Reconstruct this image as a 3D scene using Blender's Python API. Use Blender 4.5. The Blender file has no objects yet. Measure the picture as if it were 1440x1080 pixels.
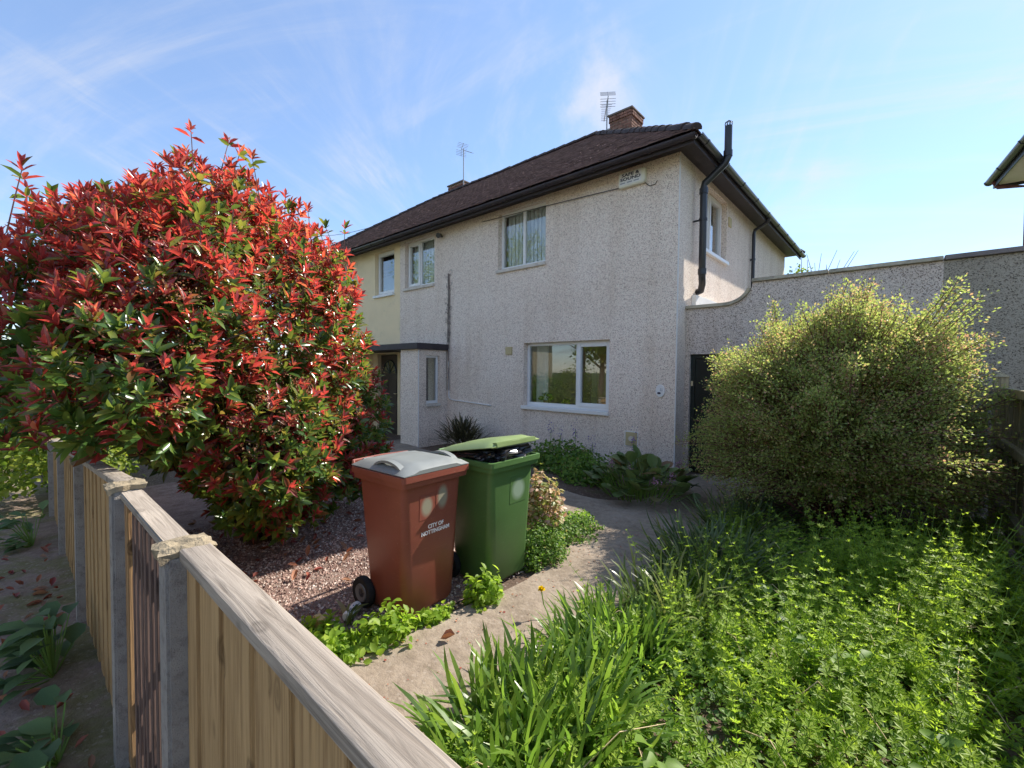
import bpy, bmesh, math, random
import numpy as np
from mathutils import Vector, Matrix
random.seed(7); RNG = np.random.default_rng(7)
SC = bpy.context.scene; COL = SC.collection
R_ = math.radians

# ------------------------------------------------------------------ camera
H = 1.6
YAW, PIT, ROL, FPX = 0.7261, -0.0301, 0.0088, 622.4
Fv = Vector((-math.sin(YAW)*math.cos(PIT), math.cos(YAW)*math.cos(PIT), math.sin(PIT)))
Rv = Vector((math.cos(YAW), math.sin(YAW), 0)); Uv = Rv.cross(Fv)
R2 = Rv*math.cos(ROL)+Uv*math.sin(ROL); U2 = -Rv*math.sin(ROL)+Uv*math.cos(ROL)
cd = bpy.data.cameras.new('camera'); cam = bpy.data.objects.new('camera', cd); COL.objects.link(cam)
cd.sensor_width = 36; cd.lens = 36*FPX/1440; cd.clip_start = .03; cd.clip_end = 1500
m3 = Matrix((R2, U2, -Fv)).transposed()
cam.matrix_world = Matrix.Translation((0, 0, H)) @ m3.to_4x4()
SC.camera = cam
SC.render.resolution_x, SC.render.resolution_y = 1024, 768

# ------------------------------------------------------------------ sky, sun, exposure
SUN_AZ, SUN_EL = R_(15), R_(42)          # azimuth from +Y (away from the street) towards +X
sunv = Vector((math.sin(SUN_AZ)*math.cos(SUN_EL), math.cos(SUN_AZ)*math.cos(SUN_EL), math.sin(SUN_EL)))
W = bpy.data.worlds.new('World'); SC.world = W; W.use_nodes = True
wn, wl = W.node_tree.nodes, W.node_tree.links
wn.clear()
def wnode(t, **k):
    n = wn.new(t)
    for a, b in k.items(): setattr(n, a, b)
    return n
wo = wnode('ShaderNodeOutputWorld'); bg = wnode('ShaderNodeBackground'); bg.inputs[1].default_value = .084
sky = wnode('ShaderNodeTexSky', sky_type='NISHITA', sun_disc=False, sun_elevation=SUN_EL, sun_rotation=SUN_AZ,
            altitude=50, air_density=1.0, dust_density=.12, ozone_density=4.0)
tc = wnode('ShaderNodeTexCoord')
sep = wnode('ShaderNodeSeparateXYZ'); wl.new(tc.outputs['Generated'], sep.inputs[0])
zz = wnode('ShaderNodeMath', operation='ADD'); zz.inputs[1].default_value = .12; wl.new(sep.outputs[2], zz.inputs[0])
zm = wnode('ShaderNodeMath', operation='MAXIMUM'); zm.inputs[1].default_value = .06; wl.new(zz.outputs[0], zm.inputs[0])
dx = wnode('ShaderNodeMath', operation='DIVIDE'); wl.new(sep.outputs[0], dx.inputs[0]); wl.new(zm.outputs[0], dx.inputs[1])
dy = wnode('ShaderNodeMath', operation='DIVIDE'); wl.new(sep.outputs[1], dy.inputs[0]); wl.new(zm.outputs[0], dy.inputs[1])
cmb = wnode('ShaderNodeCombineXYZ'); wl.new(dx.outputs[0], cmb.inputs[0]); wl.new(dy.outputs[0], cmb.inputs[1])
def cirrus(rot, sc, scale, lo, hi, off, dist=1.2):
    mp = wnode('ShaderNodeMapping'); mp.inputs['Rotation'].default_value = (0, 0, R_(rot)); mp.inputs['Scale'].default_value = sc
    mp.inputs['Location'].default_value = off; mp.vector_type = 'TEXTURE'
    wl.new(cmb.outputs[0], mp.inputs[0])
    nz = wnode('ShaderNodeTexNoise'); nz.inputs['Scale'].default_value = scale; nz.inputs['Detail'].default_value = 9
    nz.inputs['Roughness'].default_value = .62; nz.inputs['Distortion'].default_value = dist
    wl.new(mp.outputs[0], nz.inputs['Vector'])
    mr = wnode('ShaderNodeMapRange', interpolation_type='SMOOTHSTEP'); mr.inputs[1].default_value = lo; mr.inputs[2].default_value = hi
    wl.new(nz.outputs[0], mr.inputs[0]); return mr.outputs[0]
c1 = cirrus(122, (2.0, .75, 1), .8, .42, .80, (1.3, .4, 0), 2.4)
c2 = cirrus(10, (1.3, .8, 1), .6, .42, .70, (2.6, 1.1, 0), .6)
c3 = cirrus(22, (2.2, .55, 1), .8, .42, .80, (.7, 3.3, 0), 2.2)
mu = wnode('ShaderNodeMath', operation='MULTIPLY'); wl.new(c1, mu.inputs[0]); wl.new(c2, mu.inputs[1])
ad0 = wnode('ShaderNodeMath', operation='MULTIPLY_ADD'); ad0.inputs[1].default_value = .22; wl.new(c1, ad0.inputs[0]); wl.new(mu.outputs[0], ad0.inputs[2])
ad = wnode('ShaderNodeMath', operation='MULTIPLY_ADD'); ad.inputs[1].default_value = .45; wl.new(c3, ad.inputs[0]); wl.new(ad0.outputs[0], ad.inputs[2])
fc = wnode('ShaderNodeMath', operation='MULTIPLY', use_clamp=True); fc.inputs[1].default_value = .95; wl.new(ad.outputs[0], fc.inputs[0])
mx = wnode('ShaderNodeMix', data_type='RGBA'); wl.new(fc.outputs[0], mx.inputs['Factor'])
mx.inputs[7].default_value = (2.7, 2.7, 2.8, 1)
veil = wnode('ShaderNodeMix', data_type='RGBA'); veil.inputs['Factor'].default_value = .45; veil.inputs[7].default_value = (.95, 1.30, 2.05, 1)   # thin even high haze
wl.new(sky.outputs[0], veil.inputs[6]); wl.new(veil.outputs[2], mx.inputs[6]); wl.new(mx.outputs[2], bg.inputs[0]); wl.new(bg.outputs[0], wo.inputs[0])
sd = bpy.data.lights.new('sun', 'SUN'); sd.energy = 2.3; sd.angle = R_(.53); sd.color = (1, .93, .82)
sun = bpy.data.objects.new('sun', sd); COL.objects.link(sun); sun.rotation_euler = sunv.to_track_quat('Z', 'Y').to_euler(); sun.location = (4, 20, 20)
SC.view_settings.view_transform = 'Standard'; SC.view_settings.look = 'None'; SC.view_settings.gamma = 1
SC.view_settings.exposure = 1.98
SC.render.engine = 'CYCLES'
try: SC.cycles.transparent_max_bounces = 16
except Exception: pass

# ------------------------------------------------------------------ materials
MATS = {}
class NT:
    def __init__(s, name):
        s.m = bpy.data.materials.new(name); s.m.use_nodes = True; s.n = s.m.node_tree.nodes; s.l = s.m.node_tree.links
        s.b = s.n['Principled BSDF']; s.out = s.n['Material Output']; MATS[name] = s.m
    def new(s, t, **k):
        n = s.n.new(t)
        for a, b in k.items(): setattr(n, a, b)
        return n
    def coord(s, scale=(1, 1, 1), rnd=False, kind='Object'):
        t = s.new('ShaderNodeTexCoord'); mp = s.new('ShaderNodeMapping'); mp.inputs['Scale'].default_value = scale
        src = t.outputs[kind]
        if rnd:
            oi = s.new('ShaderNodeObjectInfo'); mu = s.new('ShaderNodeVectorMath', operation='SCALE')
            cb = s.new('ShaderNodeCombineXYZ')
            for i in range(3): s.l.new(oi.outputs['Random'], cb.inputs[i])
            s.l.new(cb.outputs[0], mu.inputs[0]); mu.inputs['Scale'].default_value = 37.0
            ad = s.new('ShaderNodeVectorMath', operation='ADD'); s.l.new(src, ad.inputs[0]); s.l.new(mu.outputs[0], ad.inputs[1]); src = ad.outputs[0]
        s.l.new(src, mp.inputs[0]); return mp.outputs[0]
    def noise(s, v, scale, det=5, rough=.6, dist=0, out=0):
        n = s.new('ShaderNodeTexNoise'); n.inputs['Scale'].default_value = scale; n.inputs['Detail'].default_value = det
        n.inputs['Roughness'].default_value = rough; n.inputs['Distortion'].default_value = dist; s.l.new(v, n.inputs['Vector']); return n.outputs[out]
    def vor(s, v, scale, feat='F1'):
        n = s.new('ShaderNodeTexVoronoi', feature=feat); n.inputs['Scale'].default_value = scale; s.l.new(v, n.inputs['Vector']); return n
    def ramp(s, f, stops, interp='LINEAR'):
        n = s.new('ShaderNodeValToRGB'); n.color_ramp.interpolation = interp; e = n.color_ramp.elements
        while len(e) < len(stops): e.new(.5)
        for i, (p, c) in enumerate(stops): e[i].position = p; e[i].color = (*c, 1)
        s.l.new(f, n.inputs[0]); return n.outputs[0]
    def mix(s, f, a, b, mode='MIX'):
        n = s.new('ShaderNodeMix', data_type='RGBA', blend_type=mode)
        for inp, v in ((n.inputs['Factor'], f), (n.inputs[6], a), (n.inputs[7], b)):
            if isinstance(v, (int, float)): inp.default_value = v
            elif isinstance(v, tuple): inp.default_value = (*v, 1)
            else: s.l.new(v, inp)
        return n.outputs[2]
    def bump(s, h, st=.3, d=.01, prev=None):
        n = s.new('ShaderNodeBump'); n.inputs['Strength'].default_value = st; n.inputs['Distance'].default_value = d
        s.l.new(h, n.inputs['Height'])
        if prev: s.l.new(prev, n.inputs['Normal'])
        return n.outputs[0]
    def col(s, c):
        if isinstance(c, tuple): s.b.inputs['Base Color'].default_value = (*c, 1)
        else: s.l.new(c, s.b.inputs['Base Color'])
        return s
    def nrm(s, n): s.l.new(n, s.b.inputs['Normal']); return s
    def rough(s, r, spec=.5):
        if isinstance(r, (int, float)): s.b.inputs['Roughness'].default_value = r
        else: s.l.new(r, s.b.inputs['Roughness'])
        s.b.inputs['Specular IOR Level'].default_value = spec; return s

def pebble(name, base, dark, tan, stain):
    t = NT(name); v = t.coord()
    vo = t.vor(v, 105); s = t.new('ShaderNodeSeparateColor'); t.l.new(vo.outputs['Color'], s.inputs[0])
    c = t.ramp(s.outputs[0], [(0, dark), (.07, dark), (.11, tan), (.24, tan), (.32, base), (.8, tuple(min(.9, q*1.12) for q in base)), (1, tuple(min(.9, q*1.2) for q in base))])
    vo2 = t.vor(v, 118); s2 = t.new('ShaderNodeSeparateColor'); t.l.new(vo2.outputs['Color'], s2.inputs[0])
    c = t.mix(t.ramp(s2.outputs[1], [(0, (.35,)*3), (.10, (.3,)*3), (.16, (0,)*3), (1, (0,)*3)]), c, dark)
    big = t.noise(v, .9, 4, .55); c = t.mix(t.ramp(big, [(.38, (0,)*3), (.7, (.38,)*3)]), c, stain, 'MULTIPLY')
    st = t.noise(t.coord((2.6, 2.6, .28)), 1.0, 5, .6, .4); c = t.mix(t.ramp(st, [(.5, (0,)*3), (.72, (.45,)*3)]), c, (.78, .72, .66), 'MULTIPLY')
    t.col(c).rough(.92, .2)
    b = t.bump(vo.outputs['Distance'], .25, .010); t.nrm(b); return t.m
M_PEB = pebble('pebbledash', (.85, .715, .62), (.36, .27, .225), (.65, .53, .45), (.84, .78, .72))
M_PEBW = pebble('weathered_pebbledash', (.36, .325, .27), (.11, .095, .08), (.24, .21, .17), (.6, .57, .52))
M_PEBG = pebble('garden_wall_pebbledash', (.66, .58, .52), (.19, .15, .13), (.42, .35, .30), (.72, .68, .64))

def plain(name, c, rough=.6, spec=.4, var=.15, vs=8, bump=0, bs=60, dirt=None):
    t = NT(name); v = t.coord(rnd=True); n = t.noise(v, vs, 5, .6)
    cc = t.ramp(n, [(.25, tuple(x*(1-var) for x in c)), (.75, tuple(min(1, x*(1+var)) for x in c))])
    if dirt: cc = t.mix(t.ramp(t.noise(v, dirt[1], 6, .7), [(dirt[2], (0,)*3), (min(.99, dirt[2]+.15), (dirt[3],)*3)]), cc, dirt[0])
    t.col(cc).rough(rough, spec)
    if bump: t.nrm(t.bump(t.noise(v, bs, 4, .6), bump, .01))
    return t.m
M_CREAM = plain('cream_render', (.84, .69, .45), .85, .2, .06, 2, .35, 160, ((.5, .46, .34), 1.3, .55, .5))
M_UPVC = plain('white_upvc', (.78, .78, .77), .35, .5, .03, 3, 0, 0, ((.5, .48, .44), 5, .6, .35))
M_BEAD = plain('corner_bead', (.72, .70, .68), .6, .3, .05)
M_SILL = plain('painted_sill', (.62, .57, .50), .75, .3, .12, 6, .2, 60, ((.35, .3, .26), 7, .52, .6))
M_COPE = plain('coping_stone', (.42, .37, .27), .9, .2, .22, 4, .5, 70, ((.16, .14, .11), 5, .5, .7))
M_COPED = plain('dark_coping_stone', (.20, .17, .155), .9, .2, .25, 4, .5, 70)
M_BLACK = plain('black_plastic', (.022, .023, .028), .32, .5, .3, 6, 0, 0, ((.10, .095, .09), 6, .62, .35))
M_SOFFIT = plain('dark_fascia', (.045, .036, .042), .55, .35, .3, 5, 0, 0, ((.15, .11, .09), 4, .6, .5))
M_LEAD = plain('white_felt_upstand', (.74, .74, .72), .6, .3, .08, 3)
M_VENT = plain('buff_vent', (.52, .43, .24), .8, .2, .15)
M_DOORG = plain('dark_green_door', (.012, .022, .020), .28, .5, .25)
M_DOORB = plain('brown_door', (.055, .042, .034), .4, .5, .2)
M_FAN = plain('fanlight_glass', (.20, .19, .10), .15, .6, .3)
M_BRASS = plain('brass', (.6, .5, .3), .35, .6, .1)
M_PLAST = plain('interior_plaster', (.80, .68, .52), .9, .2, .05)
M_MAUVE = plain('interior_mauve_wall', (.50, .34, .33), .9, .2, .05)
M_WOODI = plain('interior_door_wood', (.55, .38, .18), .5, .3, .1)
M_CURT = plain('net_curtain', (.80, .78, .74), .9, .1, .08)
M_ALARM = plain('alarm_plastic', (.80, .78, .66), .45, .4, .06, 4, 0, 0, ((.4, .36, .27), 9, .55, .4))
M_INK = plain('dark_ink', (.02, .022, .05), .6, .3, .1)
M_INK2 = plain('faded_ink', (.33, .36, .40), .6, .3, .1)
M_WHITE = plain('white_paint', (.78, .77, .75), .5, .4, .05, 10)
M_GALV = plain('galvanised_metal', (.32, .33, .35), .4, .6, .2)
M_RUB = plain('black_rubber', (.018, .018, .02), .8, .3, .4, 20)
M_HUB = plain('grey_hub', (.14, .14, .15), .6, .4, .2)
M_CONC = plain('concrete_post', (.37, .34, .31), .92, .2, .16, 9, .9, 240, ((.16, .14, .13), 26, .5, .55))
M_CAPST = plain('rough_post_cap', (.30, .245, .165), .95, .15, .35, 14, .9, 60, ((.13, .11, .08), 20, .5, .6))
M_TILE = plain('roof_tiles', (.19, .13, .125), .9, .15, .6, 6, .4, 90, ((.36, .33, .27), 34, .64, .75))
M_RIDGE = plain('ridge_tiles', (.075, .06, .06), .9, .15, .4, 5, .4, 60, ((.18, .17, .13), 9, .58, .7))
M_BRICKS = plain('chimney_bricks', (.24, .125, .095), .95, .15, .45, 7, .4, 60, ((.10, .075, .07), 8, .5, .6))
M_MORTAR = plain('mortar', (.36, .31, .25), .95, .1, .2, 10)
M_NBRICK = plain('neighbour_brick', (.13, .06, .055), .9, .2, .35, 9, .4, 50)
M_STEP = plain('door_step_stone', (.45, .41, .34), .9, .2, .15, 8, .4, 80)
M_BAG = plain('black_bin_bag', (.012, .011, .014), .22, .6, .2)
M_CAN = plain('can_metal', (.70, .70, .74), .25, .7, .06)
M_STAKE = plain('stake_wood', (.52, .38, .17), .85, .2, .2, 14, .3, 60)
M_POT = plain('terracotta_pot', (.3, .14, .08), .8, .2, .15)
M_BARK = plain('bark', (.085, .06, .05), .95, .1, .35, 14, .8, 50)
M_TWIG = plain('twigs', (.17, .085, .07), .9, .15, .3, 20)
M_STRAW = plain('dry_straw', (.50, .40, .24), .85, .2, .25)
M_STEMG = plain('green_stems', (.14, .24, .04), .6, .3, .2)
M_CABLE = plain('grey_cable', (.20, .165, .145), .7, .3, .3)
M_WIRE = plain('black_wire', (.02, .02, .022), .6, .3, .1)


def wood(name, light, dark, green=None, axis=2, rough=.85):
    t = NT(name); sc = [55, 55, 55]; sc[axis] = 2.4
    v = t.coord(tuple(sc), rnd=True); n = t.noise(v, 1.0, 7, .65, 1.4); c = t.ramp(n, [(.36, dark), (.54, light), (.72, tuple(min(1, q*1.18) for q in light))])
    v2 = t.coord((1, 1, 1), rnd=True)
    kn = t.vor(t.coord(tuple(9 if i != axis else 5.5 for i in range(3)), rnd=True), 1.0)
    c = t.mix(t.ramp(kn.outputs['Distance'], [(0, (.95,)*3), (.09, (.8,)*3), (.13, (.3,)*3), (.16, (.6,)*3), (.21, (0,)*3)]), c, tuple(q*.45 for q in dark))
    c = t.mix(t.ramp(t.noise(v2, 3, 5, .6), [(.42, (0,)*3), (.72, (.55,)*3)]), c, green if green else dark)
    t.col(c).rough(rough, .2).nrm(t.bump(n, .5, .006)); return t.m
M_BOARD = wood('fence_board_wood', (.45, .295, .14), (.28, .17, .078), (.37, .24, .115))
M_CAP = wood('weathered_cap_wood', (.38, .325, .265), (.20, .165, .13), (.29, .245, .20), 0)
M_GATE = wood('gate_pale_wood', (.16, .105, .085), (.07, .048, .045), (.12, .085, .07))
M_GATEST = wood('gate_stile_wood', (.40, .24, .11), (.14, .08, .045), (.2, .13, .08))
M_RFEN = wood('side_fence_wood', (.42, .36, .23), (.20, .165, .11), (.28, .26, .15))

def glass(name, tint=(.9, .93, .92)):
    t = NT(name); fr = t.new('ShaderNodeLayerWeight'); pw = t.new('ShaderNodeMath', operation='POWER'); pw.inputs[1].default_value = 2.6; t.l.new(fr.outputs['Facing'], pw.inputs[0])
    gl = t.new('ShaderNodeBsdfGlossy'); gl.inputs['Roughness'].default_value = .015
    tr = t.new('ShaderNodeBsdfTransparent'); tr.inputs[0].default_value = (*tint, 1)
    v = t.coord(); b = t.bump(t.noise(v, 1.6, 2, .4), .03, .02); t.l.new(b, gl.inputs['Normal'])
    mr = t.new('ShaderNodeMapRange'); mr.inputs[1].default_value = 0; mr.inputs[2].default_value = 1; mr.inputs[3].default_value = .10; mr.inputs[4].default_value = 1
    t.l.new(pw.outputs[0], mr.inputs[0])
    mxs = t.new('ShaderNodeMixShader'); t.l.new(mr.outputs[0], mxs.inputs[0]); t.l.new(tr.outputs[0], mxs.inputs[1]); t.l.new(gl.outputs[0], mxs.inputs[2])
    t.l.new(mxs.outputs[0], t.out.inputs[0]); return t.m
M_GLASS = glass('window_glass')
M_OBSC = plain('obscured_glass', (.10, .055, .065), .12, .6, .5, 30)

def leafmat(name, stops, transl=.42, tgain=1.6, rough=.4, spec=.4, attr=True, tcol=None):
    t = NT(name)
    if attr:
        a = t.new('ShaderNodeAttribute'); a.attribute_name = 'rnd'; f = a.outputs['Fac']
    else: f = t.new('ShaderNodeObjectInfo').outputs['Random']
    c = t.ramp(f, stops)
    v = t.coord((1, 1, 1)); c = t.mix(t.ramp(t.noise(v, 28, 3, .6), [(.3, (0,)*3), (.8, (.35,)*3)]), c, (.55, .55, .5), 'MULTIPLY')
    t.col(c).rough(rough, spec)
    tr = t.new('ShaderNodeBsdfTranslucent')
    g = t.mix(1.0, c, tcol if tcol else (tgain, tgain, tgain*.7), 'MULTIPLY'); t.l.new(g, tr.inputs[0])
    ms = t.new('ShaderNodeMixShader'); ms.inputs[0].default_value = transl
    t.l.new(t.b.outputs[0], ms.inputs[1]); t.l.new(tr.outputs[0], ms.inputs[2]); t.l.new(ms.outputs[0], t.out.inputs[0]); return t.m
# rnd 0..0.5 = old green leaves, 0.5..1 = red young leaves
M_PHOT = leafmat('photinia_leaves', [(0, (.05, .11, .03)), (.25, (.085, .18, .035)), (.42, (.17, .235, .045)), (.5, (.15, .11, .04)), (.58, (.22, .065, .05)), (.72, (.33, .055, .062)), (.90, (.44, .08, .062)), (1, (.52, .19, .11))], .40, 2.2, .25, .6, tcol=(2.6, 1.8, 1.35))
M_PANI = leafmat('flower_panicles', [(0, (.30, .14, .09)), (.5, (.42, .22, .14)), (1, (.52, .36, .22))], .3, 1.4, .8, .1)
M_BUSH = leafmat('fine_bush_leaves', [(0, (.20, .14, .08)), (.25, (.23, .29, .09)), (.65, (.34, .41, .13)), (.80, (.45, .36, .20)), (1, (.48, .27, .21))], .45, 1.9, .5, .3)
M_STRAP = leafmat('strap_leaves', [(0, (.06, .12, .025)), (.5, (.13, .235, .035)), (1, (.23, .33, .06))], .45, 2.0, .32, .45)
M_STRAPD = leafmat('dark_strap_leaves', [(0, (.065, .10, .035)), (.6, (.12, .175, .055)), (.9, (.19, .22, .08)), (1, (.34, .27, .13))], .35, 1.6, .35, .45)
M_CLEAV = leafmat('cleavers_leaves', [(0, (.12, .22, .024)), (.5, (.23, .35, .040)), (1, (.34, .45, .065))], .5, 2.0, .5, .3)
M_COVER = leafmat('ground_cover_leaves', [(0, (.05, .11, .022)), (.5, (.12, .225, .034)), (.9, (.22, .33, .06)), (1, (.27, .24, .10))], .42, 1.9, .52, .3)
M_BERG = leafmat('bergenia_leaves', [(0, (.08, .13, .045)), (.6, (.15, .22, .075)), (.9, (.23, .28, .10)), (1, (.22, .09, .06))], .25, 1.4, .35, .45, attr=False)
M_ALK = leafmat('alkanet_leaves', [(0, (.07, .13, .05)), (1, (.15, .23, .085))], .3, 1.5, .6, .25, attr=False)
M_PIER = leafmat('pink_variegated_leaves', [(0, (.14, .19, .03)), (.35, (.32, .34, .10)), (.6, (.60, .42, .28)), (1, (.68, .36, .30))], .35, 1.3, .45, .4)
M_HEDGE = leafmat('hedge_leaves', [(0, (.06, .12, .02)), (.5, (.17, .24, .03)), (1, (.33, .36, .05))], .45, 1.9, .5, .3)
M_DEAD = leafmat('dead_leaves', [(0, (.26, .05, .045)), (.4, (.33, .11, .07)), (.75, (.42, .20, .11)), (1, (.24, .14, .09))], .15, 1.2, .6, .3)
M_BLUEB = leafmat('bluebell_flowers', [(0, (.14, .12, .38)), (1, (.36, .22, .46))], .3, 1.3, .6, .2)
M_PINKF = leafmat('bergenia_flowers', [(0, (.36, .16, .32)), (1, (.58, .34, .46))], .3, 1.3, .6, .2)
M_YEL = leafmat('dandelion_yellow', [(0, (.85, .62, .01)), (1, (.9, .74, .02))], .4, 1.1, .7, .2)
M_SPIKE = leafmat('dark_spiky_leaves', [(0, (.05, .045, .03)), (.6, (.09, .085, .04)), (1, (.20, .17, .09))], .2, 1.2, .5, .3)

def binmat(name, c, scuff):
    t = NT(name); v = t.coord((1, 1, 1)); n = t.noise(v, 3, 5, .6); cc = t.ramp(n, [(.3, tuple(q*.86 for q in c)), (.7, tuple(q*1.1 for q in c))])
    s = t.noise(t.coord((14, 4, 60)), 1.0, 6, .7, .6); cc = t.mix(t.ramp(s, [(.60, (0,)*3), (.78, (.4,)*3)]), cc, scuff)
    d = t.noise(v, 42, 4, .7); cc = t.mix(t.ramp(d, [(.66, (0,)*3), (.76, (.4,)*3)]), cc, (.42, .36, .28))
    t.col(cc).rough(t.ramp(n, [(.2, (.32,)*3), (.8, (.52,)*3)]), .45).nrm(t.bump(t.noise(v, 220, 2, .5), .08, .002)); return t.m
M_BROWN = binmat('brown_bin_plastic', (.225, .064, .042), (.42, .2, .12))
M_GREEN = binmat('green_bin_plastic', (.075, .155, .045), (.18, .28, .12))
M_GLID = binmat('green_lid_plastic', (.20, .27, .10), (.33, .38, .2))
M_GREYL = binmat('grey_lid_plastic', (.215, .23, .22), (.5, .5, .48))
def sticker(name, base, c):  # soft pale patch standing in for a blurred label
    t = NT(name); v = t.coord((1, 1, 1), kind='Generated'); g = t.new('ShaderNodeTexGradient', gradient_type='SPHERICAL')
    mp = t.new('ShaderNodeMapping'); mp.inputs['Location'].default_value = (0, -1, -1); mp.inputs['Scale'].default_value = (0, 2, 2); t.l.new(v, mp.inputs[0]); t.l.new(mp.outputs[0], g.inputs[0])
    t.col(t.mix(t.ramp(g.outputs[0], [(.08, (0,)*3), (.5, (1,)*3)]), base, c)).rough(.5, .4); return t.m
M_STB = sticker('blurred_label_brown', (.225, .064, .042), (.27, .25, .18))
M_STG = sticker('blurred_label_green', (.075, .155, .045), (.26, .35, .25))

def soil(name, stops, scale, bs=.8, det=8):
    t = NT(name); v = t.coord(); n = t.noise(v, scale, det, .68, .3); c = t.ramp(n, stops)
    n2 = t.noise(v, scale*9, 5, .7); c = t.mix(t.ramp(n2, [(.4, (0,)*3), (.75, (.6,)*3)]), c, (.5, .46, .42), 'MULTIPLY')
    sp = t.vor(v, 70); s = t.new('ShaderNodeSeparateColor'); t.l.new(sp.outputs['Color'], s.inputs[0])
    c = t.mix(t.ramp(s.outputs[0], [(.93, (0,)*3), (.95, (.5,)*3)]), c, (.34, .29, .24))
    t.col(c).rough(.95, .15).nrm(t.bump(n2, bs, .02)); return t.m
M_SOIL = soil('garden_soil', [(.3, (.09, .063, .046)), (.55, (.14, .10, .075)), (.75, (.11, .125, .05))], 2.2)
M_PAVE = soil('mossy_pavement', [(.28, (.17, .12, .098)), (.45, (.27, .205, .17)), (.58, (.19, .175, .085)), (.75, (.32, .265, .225))], 1.6)
M_TAR = soil('asphalt', [(.3, (.085, .085, .088)), (.7, (.13, .13, .132))], 3, .5)
M_SLAB = soil('pale_bounce_slabs', [(.3, (.27, .25, .23)), (.7, (.36, .34, .31))], 2, .4)
M_PATH = soil('concrete_path', [(.25, (.20, .16, .12)), (.5, (.30, .245, .19)), (.75, (.37, .31, .245))], 1.9, .7)
M_GRASSG = soil('distant_grass', [(.3, (.06, .09, .025)), (.7, (.10, .13, .04))], .6)
M_GRAV = soil('gravel_bed', [(.3, (.17, .11, .09)), (.5, (.26, .18, .15)), (.75, (.34, .26, .22))], 6, 1.0)
t = NT('gravel_stones'); a = t.new('ShaderNodeAttribute'); a.attribute_name = 'rnd'
t.col(t.ramp(a.outputs['Fac'], [(0, (.13, .08, .072)), (.3, (.28, .17, .14)), (.6, (.41, .28, .235)), (.85, (.52, .41, .35)), (1, (.66, .60, .55))])).rough(.85, .3); M_STONE = t.m

# ------------------------------------------------------------------ mesh helpers
ORG = {}
class MB:
    def __init__(s): s.v = []; s.f = []
    def add(s, vs, fs):
        o = len(s.v); s.v += [tuple(v) for v in vs]; s.f += [tuple(o+i for i in f) for f in fs]; return s
    def box(s, x0, x1, y0, y1, z0, z1, mp=None):
        vs = [(x, y, z) for z in (z0, z1) for y in (y0, y1) for x in (x0, x1)]
        if mp: vs = [mp(*q) for q in vs]
        return s.add(vs, [(0, 2, 3, 1), (4, 5, 7, 6), (0, 1, 5, 4), (2, 6, 7, 3), (0, 4, 6, 2), (1, 3, 7, 5)])
    def tube(s, pts, r, n=8, cap=True):
        pts = [Vector(p) for p in pts]; rs = r if isinstance(r, (list, tuple)) else [r]*len(pts)
        vs = []; up = None
        for i, p in enumerate(pts):
            d = (pts[min(i+1, len(pts)-1)]-pts[max(i-1, 0)]).normalized()
            if up is None: up = d.orthogonal().normalized()
            up = (up-d*up.dot(d)); up = up.normalized() if up.length > 1e-5 else d.orthogonal().normalized()
            q = d.cross(up)
            vs += [p+(up*math.cos(2*math.pi*k/n)+q*math.sin(2*math.pi*k/n))*rs[i] for k in range(n)]
        fs = [(i*n+k, i*n+(k+1) % n, (i+1)*n+(k+1) % n, (i+1)*n+k) for i in range(len(pts)-1) for k in range(n)]
        if cap: fs += [tuple(range(n-1, -1, -1)), tuple(range((len(pts)-1)*n, len(pts)*n))]
        return s.add(vs, fs)
    def loft(s, rings, cap=True):
        n = len(rings[0]); vs = [p for r in rings for p in r]
        fs = [(i*n+k, i*n+(k+1) % n, (i+1)*n+(k+1) % n, (i+1)*n+k) for i in range(len(rings)-1) for k in range(n)]
        if cap: fs += [tuple(range(n-1, -1, -1)), tuple(range((len(rings)-1)*n, len(rings)*n))]
        return s.add(vs, fs)
    def prism(s, poly, ax, a0, a1):       # poly in the two other axes, extruded along ax
        def p3(u, v, w):
            q = [u, v]; q.insert(ax, w); return q
        n = len(poly); vs = [p3(u, v, a0) for u, v in poly]+[p3(u, v, a1) for u, v in poly]
        fs = [tuple(range(n)), tuple(range(2*n-1, n-1, -1))]+[(k, (k+1) % n, n+(k+1) % n, n+k) for k in range(n)]
        return s.add(vs, fs)
    def mesh(s, name, org=(0, 0, 0), smooth=False, bevel=0, recalc=True):
        m = bpy.data.meshes.new(name); ox, oy, oz = org
        m.from_pydata([(a-ox, b-oy, c-oz) for a, b, c in s.v], [], s.f)
        if recalc or bevel:
            b = bmesh.new(); b.from_mesh(m)
            bmesh.ops.recalc_face_normals(b, faces=b.faces)
            if bevel: bmesh.ops.bevel(b, geom=[e for e in b.edges if e.is_manifold and e.calc_face_angle(0) > .6], offset=bevel, segments=2, affect='EDGES', clamp_overlap=True)
            b.to_mesh(m); b.free()
        if smooth:
            m.polygons.foreach_set('use_smooth', [True]*len(m.polygons))
            try: m.set_sharp_from_angle(angle=R_(38))
            except Exception: pass
        m.update(); return m
    def build(s, name, mat, parent=None, org=None, **k):
        if parent is not None: org = ORG[parent.name]
        if org is None:
            a = np.array(s.v); org = ((a[:, 0].min()+a[:, 0].max())/2, (a[:, 1].min()+a[:, 1].max())/2, a[:, 2].min())
        return link(name, s.mesh(name, org, **k), mat, parent, org)
def link(name, mesh, mat, parent, org):
    if mat and not mesh.materials: mesh.materials.append(mat)
    o = bpy.data.objects.new(name, mesh); COL.objects.link(o)
    if parent is not None: o.parent = parent
    else: o.location = org
    ORG[o.name] = org; return o
def tag(o, label, cat, group=None):
    o['label'] = label; o['category'] = cat
    if group: o['group'] = group
    return o
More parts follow.
